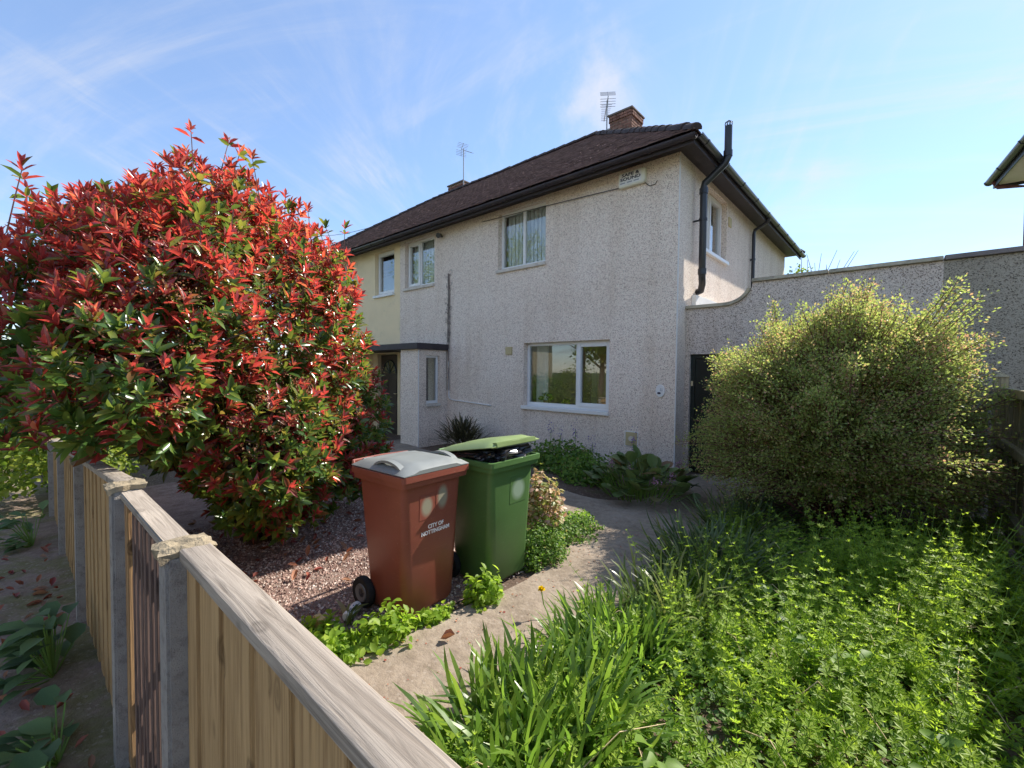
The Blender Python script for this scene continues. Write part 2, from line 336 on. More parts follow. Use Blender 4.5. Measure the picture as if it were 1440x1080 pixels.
def thing(name, loc, label, cat, group=None, local=False, rotz=0):
    o = bpy.data.objects.new(name, None); COL.objects.link(o); o.location = loc; o.rotation_euler = (0, 0, rotz); o.empty_display_size = .1
    ORG[o.name] = (0, 0, 0) if local else tuple(loc); return tag(o, label, cat, group)
def struct(o): o['kind'] = 'structure'; return o
def stuff(o): o['kind'] = 'stuff'; return o
def place(name, mesh, parent, loc, rot=(0, 0, 0), sc=(1, 1, 1)):     # copy of shared mesh data as a part
    o = bpy.data.objects.new(name, mesh); COL.objects.link(o); og = ORG[parent.name]
    o.parent = parent; o.location = (loc[0]-og[0], loc[1]-og[1], loc[2]-og[2]); o.rotation_euler = rot; o.scale = sc; return o
def frame_mat(d, n):
    y = Vector(d).normalized(); x = y.cross(Vector(n)); x = x.normalized() if x.length > 1e-6 else y.orthogonal().normalized()
    z = x.cross(y); return Matrix((x, y, z)).transposed()
def unit(a): return a/np.maximum(np.linalg.norm(a, axis=-1, keepdims=True), 1e-9)
# leaf templates: y = along the leaf, x = across, z = normal
def T_leaf(w=.3, fold=.12, droop=.12):
    v = np.array([(0, 0, 0), (0, .38, -.02), (0, .72, -droop*.5), (0, 1, -droop), (-w*.9, .33, fold*w*2), (-w*.85, .68, fold*w*2-droop*.4), (w*.9, .33, fold*w*2), (w*.85, .68, fold*w*2-droop*.4)])
    f = np.array([(0, 1, 4, 4), (4, 1, 2, 5), (5, 2, 3, 3), (0, 6, 1, 1), (6, 7, 2, 1), (7, 3, 2, 2)]); return v, [tuple(dict.fromkeys(q)) for q in f.tolist()]
T_TINY = (np.array([(0, 0, 0), (-.32, .5, .06), (0, 1, 0), (.32, .5, .06)]), [(0, 3, 2, 1)])
T_NARROW = (np.array([(0, 0, 0), (-.11, .55, .03), (0, 1, -.04), (.11, .55, .03)]), [(0, 3, 2, 1)])
T_ROUND = (np.array([(0, 0, 0), (-.42, .35, .06), (-.36, .8, .03), (0, 1, -.03), (.36, .8, .03), (.42, .35, .06)]), [(0, 5, 4, 3), (0, 3, 2, 1)])
def leaf_mesh(name, T, pos, d, nr, sc, rnd, mat, org=(0, 0, 0), wid=None, smooth=True):
    tv, tf = T; n = len(pos); k = len(tv)
    y = unit(np.asarray(d, float)); x = np.cross(y, nr); bad = np.linalg.norm(x, axis=1) < 1e-4; x[bad] = np.cross(y[bad], (0.3, .5, .8)); x = unit(x); z = np.cross(x, y)
    w = np.ones(n) if wid is None else wid
    P = pos[:, None, :]+sc[:, None, None]*(tv[None, :, 0, None]*w[:, None, None]*x[:, None, :]+tv[None, :, 1, None]*y[:, None, :]+tv[None, :, 2, None]*z[:, None, :])
    P = P.reshape(-1, 3)-np.array(org); off = (np.arange(n)*k)[:, None]; faces = []
    order = []
    for ln in (3, 4):
        fl = [f for f in tf if len(f) == ln]
        if fl:
            a = (off[:, :, None]+np.array(fl)[None]).reshape(-1, ln); faces += a.tolist(); order.append(np.repeat(rnd, len(fl)))
    m = bpy.data.meshes.new(name); m.from_pydata(P.tolist(), [], faces)
    a = m.attributes.new('rnd', 'FLOAT', 'FACE'); a.data.foreach_set('value', np.concatenate(order).astype(np.float32))
    if smooth: m.polygons.foreach_set('use_smooth', np.ones(len(m.polygons), bool))
    m.materials.append(mat); m.update(); return m
def leaf_obj(name, *a, parent=None, org=None, **k):
    og = ORG[parent.name] if parent is not None else (org or (0, 0, 0))
    return link(name, leaf_mesh(name, *a, org=og, **k), None, parent, og)
def randdir(n): return unit(RNG.normal(size=(n, 3)))
def sstep(a, b, x):
    t = np.clip((x-a)/(b-a), 0, 1); return t*t*(3-2*t)
def gz(x, y=3.0):
    t = np.clip((-5.0-np.asarray(x, float))/3.2, 0, 1); r = -.14*t*t*(3-2*t); return float(r) if r.ndim == 0 else r
def pz(x):          # pavement level
    t = np.clip((-2.4-np.asarray(x, float))/8, 0, 2); r = -.12-.2*t; return float(r) if r.ndim == 0 else r
def sheet(name, x0, x1, y0, y1, fz, mat, nx=40, ny=20, amp=0):
    m = MB(); xs = np.linspace(x0, x1, nx); ys = np.linspace(y0, y1, ny)
    m.v = [(x, y, fz(x, y)+(amp*random.uniform(-1, 1))) for y in ys for x in xs]
    m.f = [(j*nx+i, j*nx+i+1, (j+1)*nx+i+1, (j+1)*nx+i) for j in range(ny-1) for i in range(nx-1)]
    o = m.build(name, mat, org=(0, 0, 0), recalc=False, smooth=True); return struct(o)

# ------------------------------------------------------------------ ground
m = MB(); m.v = [(-500, -500, -.75), (500, -500, -.75), (500, 500, -.75), (-500, 500, -.75)]; m.f = [(0, 1, 2, 3)]
struct(m.build('ground', M_GRASSG, org=(0, 0, 0), recalc=False))
sheet('garden_ground', -19, 2.2, .345, 7.2, lambda x, y: gz(x), M_SOIL, 120, 40, .006)
sheet('pavement', -60, 9, -1.5, .36, lambda x, y: pz(x), M_PAVE, 140, 16, .004)
sheet('road', -60, 20, -7.5, -1.46, lambda x, y: pz(x)-.11, M_TAR, 60, 6)
m = MB(); m.prism([(-1.5, -.02), (-1.62, -.02), (-1.62, -.40), (-1.5, -.40)], 0, -60, 9); m.v = [(x, y, z+pz(x)+.015) for x, y, z in m.v]
struct(m.build('kerb', M_CONC, org=(0, 0, 0)))
sheet('pale_bounce_pavement', -60, 20, -10.4, -7.5, lambda x, y: pz(x)-.04, M_SLAB, 30, 4)  # unseen pale paving added to bounce sunlight onto the house front
sheet('far_verge', -60, 20, -30, -10.4, lambda x, y: pz(x)-.06, M_GRASSG, 30, 8)
sheet('gravel_bed', -8.2, -2.25, .55, 4.0, lambda x, y: gz(x)+.012, M_GRAV, 60, 30, .004)
PL = [(-2.38, .33), (-2.24, 1.0), (-2.20, 1.7), (-2.10, 2.4), (-2.14, 3.0), (-2.30, 3.55), (-2.62, 3.95), (-3.2, 4.2), (-4.4, 4.35), (-6.4, 4.75), (-9.3, 5.2),
      (-9.3, 6.6), (-8.2, 5.95), (-6.4, 5.55), (-4.4, 5.1), (-3.3, 4.8), (-2.75, 4.75), (-2.4, 5.1), (-2.3, 5.8), (-2.56, 7.0), (-1.7, 7.0), (-1.55, 5.9),
      (-1.45, 5.0), (-1.42, 4.0), (-1.40, 3.0), (-1.38, 2.0), (-1.36, 1.1), (-1.47, .33)]
def smoothpoly(p):
    o = []
    for i in range(len(p)):
        a, b = Vector(p[i]), Vector(p[(i+1) % len(p)])
        for t in (.2, .5, .8):
            q = a.lerp(b, t); o.append((q.x+random.uniform(-.012, .012), q.y+random.uniform(-.012, .012)))
    return o
pp = smoothpoly(PL); m = MB(); m.prism(pp, 2, -.05, .022); m.v = [(x, y, z+gz(x)) for x, y, z in m.v]
struct(m.build('path', M_PATH, org=(0, 0, 0)))

# ------------------------------------------------------------------ the pebbledashed house
YF, XC, HT = 6.795, -2.6457, 5.0
YB = 14.6; XM = -10.0                      # rear wall, party line
house = thing('semi_detached_house', (-6.3, YF, 0), 'grey pebbledashed semi-detached house with dark hipped roof and white windows', 'house')
def wall(name, mp, u0, u1, z0, z1, holes, th, mat, parent):
    us = sorted({u0, u1, *[h[0] for h in holes], *[h[1] for h in holes]}); zs = sorted({z0, z1, *[h[2] for h in holes], *[h[3] for h in holes]})
    m = MB()
    inside = lambda u, z: any(h[0] < u < h[1] and h[2] < z < h[3] for h in holes)
    def q(a, b, c, d): m.add([mp(*a), mp(*b), mp(*c), mp(*d)], [(0, 1, 2, 3)])
    for i in range(len(us)-1):
        for j in range(len(zs)-1):
            a, b, c, d = us[i], us[i+1], zs[j], zs[j+1]
            if inside((a+b)/2, (c+d)/2): continue
            q((a, 0, c), (b, 0, c), (b, 0, d), (a, 0, d)); q((a, th, c), (a, th, d), (b, th, d), (b, th, c))
    for a, b, c, d in holes+[(u0, u1, z0, z1)]:
        q((a, 0, c), (a, 0, d), (a, th, d), (a, th, c)); q((b, 0, c), (b, th, c), (b, th, d), (b, 0, d))
        q((a, 0, d), (b, 0, d), (b, th, d), (a, th, d)); q((a, 0, c), (a, th, c), (b, th, c), (b, 0, c))
    b = bmesh.new(); me = bpy.data.meshes.new(name); og = ORG[parent.name]
    me.from_pydata([(x-og[0], y-og[1], z-og[2]) for x, y, z in m.v], [], m.f); b.from_mesh(me)
    bmesh.ops.remove_doubles(b, verts=b.verts, dist=1e-4); bmesh.ops.recalc_face_normals(b, faces=b.faces); b.to_mesh(me); b.free()
    return link(name, me, mat, parent, og)
front = lambda u, d, z: (u, YF+d, z)
side = lambda u, d, z: (XC-d, u, z)
WA = (-6.46, -5.207, 3.66, 4.88); WB = (-9.79, -8.573, 3.66, 4.88); WG = (-5.725, -3.804, .87, 2.152); WS = (7.86, 9.18, 3.69, 4.86)
wall('front_wall', front, XM, XC, -.2, HT, [WA, WB, WG, (-9.75, -8.80, -.1, 2.02)], .26, M_PEB, house)
wall('side_wall', side, YF+.262, YB, -.2, HT, [WS], .26, M_PEB, house)
m = MB(); m.box(XM, XC-.262, YB-.26, YB, -.2, HT); m.build('rear_wall', M_PEB, house)
m = MB(); m.box(XC-.012, XC+.005, YF-.005, YF+.012, -.1, HT-.1); m.build('corner_bead', M_BEAD, house)
m = MB(); m.box(XM+.02, XC-.3, YF+.3, YB-.3, 2.45, 2.6); m.build('upper_floor', M_PLAST, house)
m = MB(); m.box(XM+.02, XC-.3, YF+.3, YB-.3, 4.90, 4.95); m.build('upper_ceiling', M_PLAST, house)
m = MB(); m.box(XM+.02, XC-.3, YF+.3, YB-.3, -.15, .03); m.build('ground_floor', M_WOODI, house)
m = MB(); m.box(-7.0, -6.9, YF+.3, 8.7, .03, 2.45); m.box(-6.898, -5.25, 8.6, 8.7, .03, 2.45); m.build('room_wall', M_MAUVE, house)
m = MB(); m.box(-5.248, XC-.3, 8.6, 8.7, .03, 2.45); m.build('room_back_wall', M_PLAST, house)
m = MB(); m.box(-6.5, -5.3, YF+1.4, YF+1.48, .03, 2.0); m.build('room_divider', M_MAUVE, house)
m = MB(); m.box(-4.75, -4.0, YF+1.2, YF+1.26, .03, 1.95); m.build('interior_door', M_WOODI, house)
m = MB(); m.box(XM+.02, XC-.3, 10.45, 10.5, 2.62, 4.8); m.build('upper_room_wall', M_PLAST, house)

def window(parent, mp, hole, mull, depth=.11, sash=(), sill=.06, name='window', fw=.06):
    a, b, c, d = hole; c2 = c+.035
    m = MB(); D0, D1 = depth, depth+.065
    m.box(a, a+fw, D0, D1, c2, d, mp); m.box(b-fw, b, D0, D1, c2, d, mp)
    m.box(a+fw, b-fw, D0, D1, d-fw, d, mp); m.box(a+fw, b-fw, D0, D1, c2, c2+fw+.01, mp)
    for u in mull: m.box(u-.032, u+.032, D0, D1, c2+fw+.01, d-fw, mp)
    w = m.build(name, M_UPVC, parent, bevel=.005)
    ORG[w.name] = ORG[parent.name]
    us = [a+fw]+[v for u in mull for v in (u-.032, u+.032)]+[b-fw]
    for k in range(0, len(us), 2):
        p, q = us[k], us[k+1]
        z0, z1 = c2+fw+.01, d-fw
        if k//2 in sash:
            s = MB(); t_ = .048
            s.box(p-.018, p+t_, D0-.022, D1-.02, z0-.018, z1+.018, mp); s.box(q-t_, q+.018, D0-.022, D1-.02, z0-.018, z1+.018, mp)
            s.box(p+t_, q-t_, D0-.022, D1-.02, z1-t_, z1+.018, mp); s.box(p+t_, q-t_, D0-.022, D1-.02, z0-.018, z0+t_, mp)
            so = s.build('sash', M_UPVC, w, bevel=.004); p, q, z0, z1 = p+t_, q-t_, z0+t_, z1-t_
        g = MB(); g.box(p-.004, q+.004, D0+.022, D0+.034, z0-.004, z1+.004, mp); g.build('pane', M_GLASS, w)
    s = MB(); s.box(a-.03, b+.012, -sill, D0+.05, c-.03, c+.035, mp); s.build('sill', M_UPVC if sill > .05 else M_SILL, w, bevel=.006)
    return w
window(house, front, WA, [(WA[0]+WA[1])/2+.0], sash=(), sill=.045)
window(house, front, WB, [(WB[0]+WB[1])/2-.07], sash=(0,), sill=.045)
window(house, front, WG, [-4.52], sash=(1,), sill=.055)
window(house, side, WS, [8.45], sash=(1,), sill=.055)
for x in list(np.arange(WA[0]+.08, WA[1]-.1, .1))+list(np.arange(WB[0]+.08, WB[1]-.1, .1)):     # real blind in one pane; slats carried across both windows to brighten them
    m = MB(); m.box(x, x+.085, YF+.24, YF+.244, 3.72, 4.86); m.build('blind_slat', M_CURT, house)
m = MB(); xs = np.linspace(-5.66, -5.36, 16); m.prism([(x, YF+.34+.03*math.sin(i*1.9)) for i, x in enumerate(xs)]+[(x, YF+.345+.03*math.sin((15-i)*1.9)) for i, x in enumerate(xs[::-1])], 2, .5, 2.2); m.build('curtain', M_CURT, house)
# window meter recess, plaque, vents, alarm, camera light
m = MB(); m.box(-3.49, -3.25, YF-.006, YF+.002, .355, .615); m.build('meter_box_frame', M_WHITE, house)
m = MB(); m.box(-3.472, -3.268, YF-.016, YF-.007, .373, .597); mb_ = m.build('meter_box_door', M_VENT, house)
m = MB(); m.tube([(-3.37, YF-.016, .49), (-3.37, YF-.028, .49)], .045, 14); m.build('knob', M_SILL, house)
m = MB(); m.box(-6.21, -6.03, YF-.025, YF+.01, 1.93, 2.09); m.build('air_vent', M_VENT, house, bevel=.006)
m = MB(); m.box(XC-.01, XC+.022, 9.25, 9.42, 4.44, 4.62); m.build('air_vent', M_VENT, house, bevel=.006)
m = MB(); ring = lambda y, s: [(-2.89+.075*s*math.cos(a), y, 1.30+.10*s*math.sin(a)) for a in np.linspace(0, 2*math.pi, 25)[:-1]]
m.loft([ring(YF+.0, 1), ring(YF-.016, 1), ring(YF-.02, .93)]); pq = m.build('house_plaque', M_WHITE, house)
m = MB(); m.loft([[(-2.905+.03*math.cos(a), YF-.0225+dy, 1.265+.017*math.sin(a)) for a in np.linspace(0, 2*math.pi, 13)[:-1]] for dy in (.004, 0)]); m.build('plaque_picture', M_INK, pq)
m = MB()
for a0 in (-2.885, -2.86): m.box(a0, a0+.007, YF-.0225, YF-.018, 1.30, 1.345); m.box(a0-.006, a0+.013, YF-.0222, YF-.018, 1.298, 1.306)
m.build('plaque_mark', M_INK2, pq)
def text(s, size, mat, parent, mat4, name='lettering', ext=.0008, sx=1, bold=.0):
    cu = bpy.data.curves.new(name, 'FONT'); cu.body = s; cu.size = size; cu.align_x = 'CENTER'; cu.align_y = 'CENTER'; cu.extrude = ext; cu.offset = bold; cu.resolution_u = 3
    o = bpy.data.objects.new('tmp', cu); COL.objects.link(o); dg = bpy.context.evaluated_depsgraph_get()
    me = bpy.data.meshes.new_from_object(o.evaluated_get(dg)); bpy.data.objects.remove(o)
    og = Vector(ORG[parent.name]); me.transform(Matrix.Translation(-og) @ mat4 @ Matrix.Diagonal((sx, 1, 1, 1)))
    me.materials.clear(); me.name = name; return link(name, me, mat, parent, tuple(og))
m = MB(); m.prism([(-3.64, 4.645), (-3.63, 4.63), (-3.19, 4.63), (-3.175, 4.645), (-3.175, 4.845), (-3.19, 4.86), (-3.63, 4.86), (-3.64, 4.845)], 1, YF-.085, YF-.001)
al = m.build('alarm_box', M_ALARM, house, bevel=.012)
rx = lambda x, y, z: Matrix.Translation((x, y, z)) @ Matrix.Rotation(math.pi/2, 4, 'X')
m = MB(); m.box(-3.615, -3.235, YF-.0875, YF-.086, 4.66, 4.845); m.build('alarm_label', M_WHITE, al)
text('SAFE &', .070, M_INK, al, rx(-3.425, YF-.089, 4.812), sx=1.45, bold=.002); text('SOUND', .070, M_INK, al, rx(-3.425, YF-.089, 4.747), sx=1.45, bold=.002)
m = MB()
for x in (-3.56, -3.44, -3.32): m.box(x-.045, x+.045, YF-.089, YF-.0865, 4.682, 4.700)
m.build('small_print', M_INK2, al)
def wire(name, pts, r, mat, parent, n=6): m = MB(); m.tube(pts, r, n); return m.build(name, mat, parent, smooth=True)
wire('alarm_cable', [(-3.2, YF-.03, 4.63), (-3.12, YF-.012, 4.56), (-3.03, YF-.012, 4.57), (-3.0, YF-.01, 4.62)], .006, M_WIRE, house)
wire('phone_cable', [(-6.9, YF-.03, 4.80), (-5.2, YF-.035, 4.73), (-3.64, YF-.03, 4.66)], .006, M_WIRE, house)
m = MB(); m.tube([(-8.28, YF, 4.76), (-8.28, YF-.08, 4.76)], .02, 8); m.tube([(-8.28, YF-.06, 4.77), (-8.24, YF-.16, 4.74)], [.045, .06], 12); m.build('security_light', M_BLACK, house, smooth=True)
wire('wall_conduit', [(-8.02, YF-.015, 2.1), (-8.0, YF-.015, .98), (-7.96, YF-.015, .93), (-7.88, YF-.015, .91), (-6.62, YF-.015, .85)], .014, M_BEAD, house)
m = MB()
for k in range(6):
    z = 3.85; x = -8.02+random.uniform(-.02, .02); pts = []
    while z > (1.0 if k < 3 else 2.2): pts.append((x, YF-.02-random.uniform(0, .015), z)); z -= .16; x += random.uniform(-.022, .022); x = max(-8.06, min(-7.98, x))
    m.tube(pts, .007, 5)
for k in range(46):
    z = random.uniform(2.3, 3.9); x = -8.02; d = random.choice((-1, 1)); L = random.uniform(.03, .11); m.tube([(x, YF-.02, z), (x+d*L, YF-.035, z+random.uniform(-.02, .08)), (x+d*L*1.4, YF-.03, z+random.uniform(-.04, .1))], .004, 4)
m.build('dead_climber', M_CABLE, house)
# porch: projecting block beside the front door with slit window under a dark flat canopy
PX, PY0, PX2 = -8.08, 5.97, -8.76
pside = lambda u, d, z: (PX-d, u, z)
WP = (6.18, 6.56, .80, 1.93)
wall('porch_side_wall', pside, PY0+.002, YF-.001, -.3, 2.06, [WP], .2, M_PEB, house)
m = MB(); m.box(PX2, PX-.203, PY0, PY0+.2, -.3, 2.06); m.build('porch_front_wall', M_PEB, house)
m = MB(); m.box(PX-.2025, PX, PY0-.0005, PY0+.0015, -.3, 2.06); m.build('porch_return', M_PEB, house)
m = MB(); m.box(PX-.01, PX+.005, PY0-.006, PY0+.01, -.2, 2.05); m.build('corner_bead', M_BEAD, house)
window(house, pside, WP, [], depth=.06, sill=.05, fw=.05)
m = MB(); m.box(-8.5, -8.49, 6.25, 6.55, .8, 1.95); m.build('obscured_blind', M_OBSC, house)
m = MB(); m.box(XM+.003, PX+.07, PY0-.08, YF-.003, 2.062, 2.20); m.build('porch_canopy', M_SOFFIT, house, bevel=.01)
def panelled_door(parent, x0, mat, mat2):
    dm = MB(); dm.box(x0, x0+.85, YF+.08, YF+.125, -.2, 2.0); fd = dm.build('front_door', mat, parent); ORG[fd.name] = ORG[parent.name]; xc = x0+.43
    g = MB(); g.add([(xc+.30*math.cos(a), YF+.078, 1.5+.36*math.sin(a)) for a in np.linspace(0, math.pi, 14)]+[(xc+.30*math.cos(a), YF+.0795, 1.5+.36*math.sin(a)) for a in np.linspace(0, math.pi, 14)], [tuple(range(14)), tuple(range(27, 13, -1))]); g.build('fanlight', M_FAN, fd, recalc=False)
    m = MB()
    for a in np.linspace(.25, math.pi-.25, 6): m.tube([(xc, YF+.07, 1.5), (xc+.28*math.cos(a), YF+.07, 1.5+.34*math.sin(a))], .015, 5)
    m.tube([(xc+.3*math.cos(a), YF+.07, 1.5+.36*math.sin(a)) for a in np.linspace(0, math.pi, 14)], .02, 5); m.build('fanlight_bar', mat2, fd)
    for z0, z1 in ((.05, .60), (.75, 1.35)):
        for xx in (x0+.10, x0+.48): m = MB(); m.box(xx, xx+.28, YF+.07, YF+.0795, z0, z1); m.build('door_panel', mat, fd, bevel=.004)
    m = MB(); m.tube([(x0+.78, YF+.08, .95), (x0+.78, YF+.03, .95), (x0+.70, YF+.03, .95)], .012, 6); m.build('door_handle', M_BRASS, fd)
panelled_door(house, -9.70, M_DOORB, M_DOORG)
# roof
EZ, RZ, YE, YR, YE2, XE = 4.99, 8.05, 6.40, 10.70, 15.0, -2.284
XH = XE-(YR-YE)+.13
def tiles(p0, p1, q0, q1, mat, name, parent, gauge=.115, tw=.17):
    # courses from the eave p0-p1 up to q0-q1
    p0, p1, q0, q1 = map(Vector, (p0, p1, q0, q1)); n = max(2, int((q0-p0).length/gauge)) if (q0-p0).length < 6 else int(((q0+q1)/2-(p0+p1)/2).length/gauge)
    n = int(((q0+q1)/2-(p0+p1)/2).length/gauge)
    uo = (p1-p0).normalized(); up = ((q0-p0)-uo*(q0-p0).dot(uo)).normalized(); nn = uo.cross(up); nn = nn if nn.z > 0 else -nn
    m = MB()
    for i in range(n):
        a = p0.lerp(q0, i/n); b = p1.lerp(q1, i/n); L = (b-a).length; k = max(1, int(L/tw)); w = L/k; o = (i % 2)*.5
        for j in range(k):
            x0 = max(0, (j-o)*w); x1 = min(L, (j+1-o)*w)-.004
            if x1-x0 < .02: continue
            l0 = .030+random.uniform(-.004, .006); tl = gauge*1.25
            c = [a+uo*x0+nn*l0, a+uo*x1+nn*(l0+random.uniform(-.003, .003)), a+uo*x1+up*tl+nn*.006, a+uo*x0+up*tl+nn*.006]
            m.add(c+[c[0]-nn*.016, c[1]-nn*.016], [(0, 1, 2, 3), (4, 5, 1, 0), (4, 0, 3), (5, 2, 1)])
    o = m.build(name, mat, parent, recalc=False); return stuff(o)
def roof_half(parent, xe, xh, xm, tilefn=True):
    m = MB(); z = EZ-.02
    v = [(xe, YE, z), (xm, YE, z), (xm, YE2, z), (xe, YE2, z), (xh, YR, RZ-.01), (xm, YR, RZ-.01)]
    m.add(v, [(0, 1, 5, 4), (2, 3, 4, 5), (3, 0, 4), (1, 2, 5), (0, 3, 2, 1)]); r = m.build('roof', M_TILE, parent)
    ORG[r.name] = ORG[parent.name]
    tiles((xm, YE-.02, EZ), (xe, YE-.02, EZ), (xm, YR, RZ), (xh, YR, RZ), M_TILE, 'tile_courses', r)
    if tilefn: tiles((xe, YE, EZ), (xe, YE2, EZ), (xh, YR, RZ), (xh, YR, RZ), M_TILE, 'tile_courses', r)
    m = MB()
    def caps(a, b, L=.34):
        a, b = Vector(a), Vector(b); n = int((b-a).length/L); d = (b-a).normalized(); sdir = d.cross(Vector((0, 0, 1))).normalized(); upv = sdir.cross(d)
        for i in range(n):
            s0 = a.lerp(b, i/n); s1 = a.lerp(b, (i+1.10)/n)
            rr = .085+random.uniform(-.008, .010)
            R0 = [s0+(sdir*math.cos(t)*rr*1.1+upv*(math.sin(t)*rr+.02)) for t in np.linspace(-.1, math.pi+.1, 8)]
            R1 = [s1+(sdir*math.cos(t)*rr*.95+upv*(math.sin(t)*rr*.85+.015)) for t in np.linspace(-.1, math.pi+.1, 8)]
            m.add(R0+R1, [(k, k+1, 9+k, 8+k) for k in range(7)]+[tuple(range(8))])
    caps((xe, YE, EZ), (xh, YR, RZ)); caps((xe, YE2, EZ), (xh, YR, RZ)); caps((xh, YR, RZ), (xm, YR, RZ)); stuff(m.build('ridge_tiles', M_RIDGE, r, recalc=False))
    return r
rf = roof_half(house, XE, XH, XM+.001)
m = MB(); m.box(XM+.001, XE-.055, YE+.045, YF-.002, 4.955, 4.97); m.box(XC+.002, XE-.055, YF, YB+.3, 4.956, 4.9695); m.build('soffit', M_SOFFIT, house)
m = MB(); m.box(XM+.001, XE-.025, YE+.02, YE+.042, 4.835, 4.965); m.build('front_fascia', M_SOFFIT, house)
m = MB(); m.box(XE-.05, XE-.027, YE+.045, YE2-.05, 4.835, 4.965); m.build('side_fascia', M_SOFFIT, house)
def gutter(name, a, b, outv, mat, parent, r=.058):
    a, b, outv = Vector(a), Vector(b), Vector(outv); up = Vector((0, 0, 1)); m = MB(); prof = [(math.cos(t), math.sin(t)) for t in np.linspace(math.pi, 2*math.pi, 9)]
    prof2 = [(x*.88, y*.88) for x, y in prof[::-1]]
    m.loft([[p+outv*(u*r)+up*(w*r) for u, w in prof+prof2] for p in (a, b)]); g = m.build(name, mat, parent, recalc=True)
    ORG[g.name] = ORG[parent.name]; d = (b-a); n = int(d.length/.95)
    for i in range(n+1):
        c = a+d*min(.995, (i+.3)/n); e = d.normalized()*.022
        m = MB(); m.loft([[p+outv*(u*r*1.14)+up*(w*r*1.14) for u, w in prof+[(.88*x, .88*y) for x, y in prof[::-1]]] for p in (c-e, c+e)])
        m.build('gutter_bracket', mat, g)
    return g
gutter('side_gutter', (XE+.03, YE+.03, 4.95), (XE+.03, YE2, 4.94), (1, 0, 0), M_BLACK, house)
gutter('front_gutter', (XM+.002, YE-.035, 4.93), (XE+.02, YE-.035, 4.93), (0, 1, 0), M_SOFFIT, house)
# soil pipe, downpipe
m = MB(); sp = [(XC-.02, 7.62, 2.93), (-2.56, 7.56, 2.95), (-2.50, 7.44, 3.04), (-2.49, 7.39, 3.14), (-2.49, 7.39, 4.55), (-2.48, 7.39, 4.62), (-2.19, 7.43, 4.86), (-2.15, 7.43, 4.94), (-2.15, 7.43, 5.42)]
m.tube(sp, .055, 14); pipe = m.build('soil_pipe', M_BLACK, house, smooth=True); ORG[pipe.name] = ORG[house.name]
for z, x, y in ((3.22, -2.49, 7.39), (4.50, -2.49, 7.39), (5.0, -2.15, 7.43)):
    m = MB(); m.tube([(x, y, z-.045), (x, y, z+.045)], .066, 14); m.build('pipe_collar', M_BLACK, pipe, smooth=True)
m = MB(); m.tube([(XC, 7.39, 4.05), (-2.49, 7.39, 4.05)], .016, 6); m.tube([(-2.49, 7.39, 4.03), (-2.49, 7.39, 4.07)], .066, 14); m.build('pipe_clip', M_BLACK, pipe)
m = MB()
for k in range(8): a = k*math.pi/4; m.tube([(-2.15+.05*math.cos(a), 7.43+.05*math.sin(a), 5.42), (-2.15+.055*math.cos(a), 7.43+.055*math.sin(a), 5.47), (-2.15, 7.43, 5.51)], .006, 4)
m.build('pipe_cage', M_BLACK, pipe)
m = MB(); m.tube([(XE+.03, 10.75, 4.90), (XE+.0, 10.75, 4.82), (-2.56, 10.9, 4.74), (-2.58, 10.9, 4.66), (-2.58, 10.9, 2.9)], .036, 10); dp = m.build('downpipe', M_BLACK, house, smooth=True); ORG[dp.name] = ORG[house.name]
for z in (3.0, 4.1): m = MB(); m.tube([(XC, 10.9, z), (-2.58, 10.9, z)], .02, 6); m.tube([(-2.58, 10.9, z-.02), (-2.58, 10.9, z+.02)], .045, 10); m.build('pipe_clip', M_BLACK, dp)
# chimneys with bricks
def chimney(parent, x0, x1, y0, y1, z0, z1, potmat=M_BLACK, name='chimney'):
    m = MB(); m.box(x0+.008, x1-.008, y0+.008, y1-.008, z0, z1-.02); c = m.build(name, M_MORTAR, parent); ORG[c.name] = ORG[parent.name]
    z = z0+.55 if z1-z0 > 1.4 else z0; i = 0
    lib = {}
    def brick(L, dirx):
        k = (round(L, 3), dirx)
        if k not in lib:
            b = MB(); b.box(-L/2, L/2, -.05, .05, 0, .063) if dirx else b.box(-.05, .05, -L/2, L/2, 0, .063); me = b.mesh('brick', bevel=.004); me.materials.append(M_BRICKS); lib[k] = me
        return lib[k]
    while z < z1-.075:
        proud = .03 if z > z1-.23 else 0
        for face in range(4):
            ax = face < 2; L = (x1-x0) if ax else (y1-y0)
            n = max(2, round(L/.225)); w = L/n
            edges = [j*w for j in range(n+1)] if i % 2 else [0]+[(j+.5)*w for j in range(n)]+[L]
            for a, b in zip(edges[:-1], edges[1:]):
                q = (a+b)/2; j = random.uniform(-.003, .003)
                if ax: p = (x0+q, (y0+.046-proud if face == 0 else y1-.046+proud)+j, z)
                else: p = ((x0+.046-proud if face == 2 else x1-.046+proud)+j, y0+q, z)
                place('brick', brick(b-a-.011, ax), c, p)
        z += .075; i += 1
    m = MB(); m.box(x0-.05, x1+.05, y0-.05, y1+.05, z1-.015, z1+.035); m.build('chimney_cap', M_COPED, c, bevel=.01)
    m = MB(); m.tube([((x0+x1)/2-.02, (y0+y1)/2, z1+.03), ((x0+x1)/2-.02, (y0+y1)/2, z1+.11)], .09, 12); m.build('chimney_pot', potmat, c)
    return c
chimney(house, -6.10, -5.47, 10.72, 11.36, 7.2, 8.42)

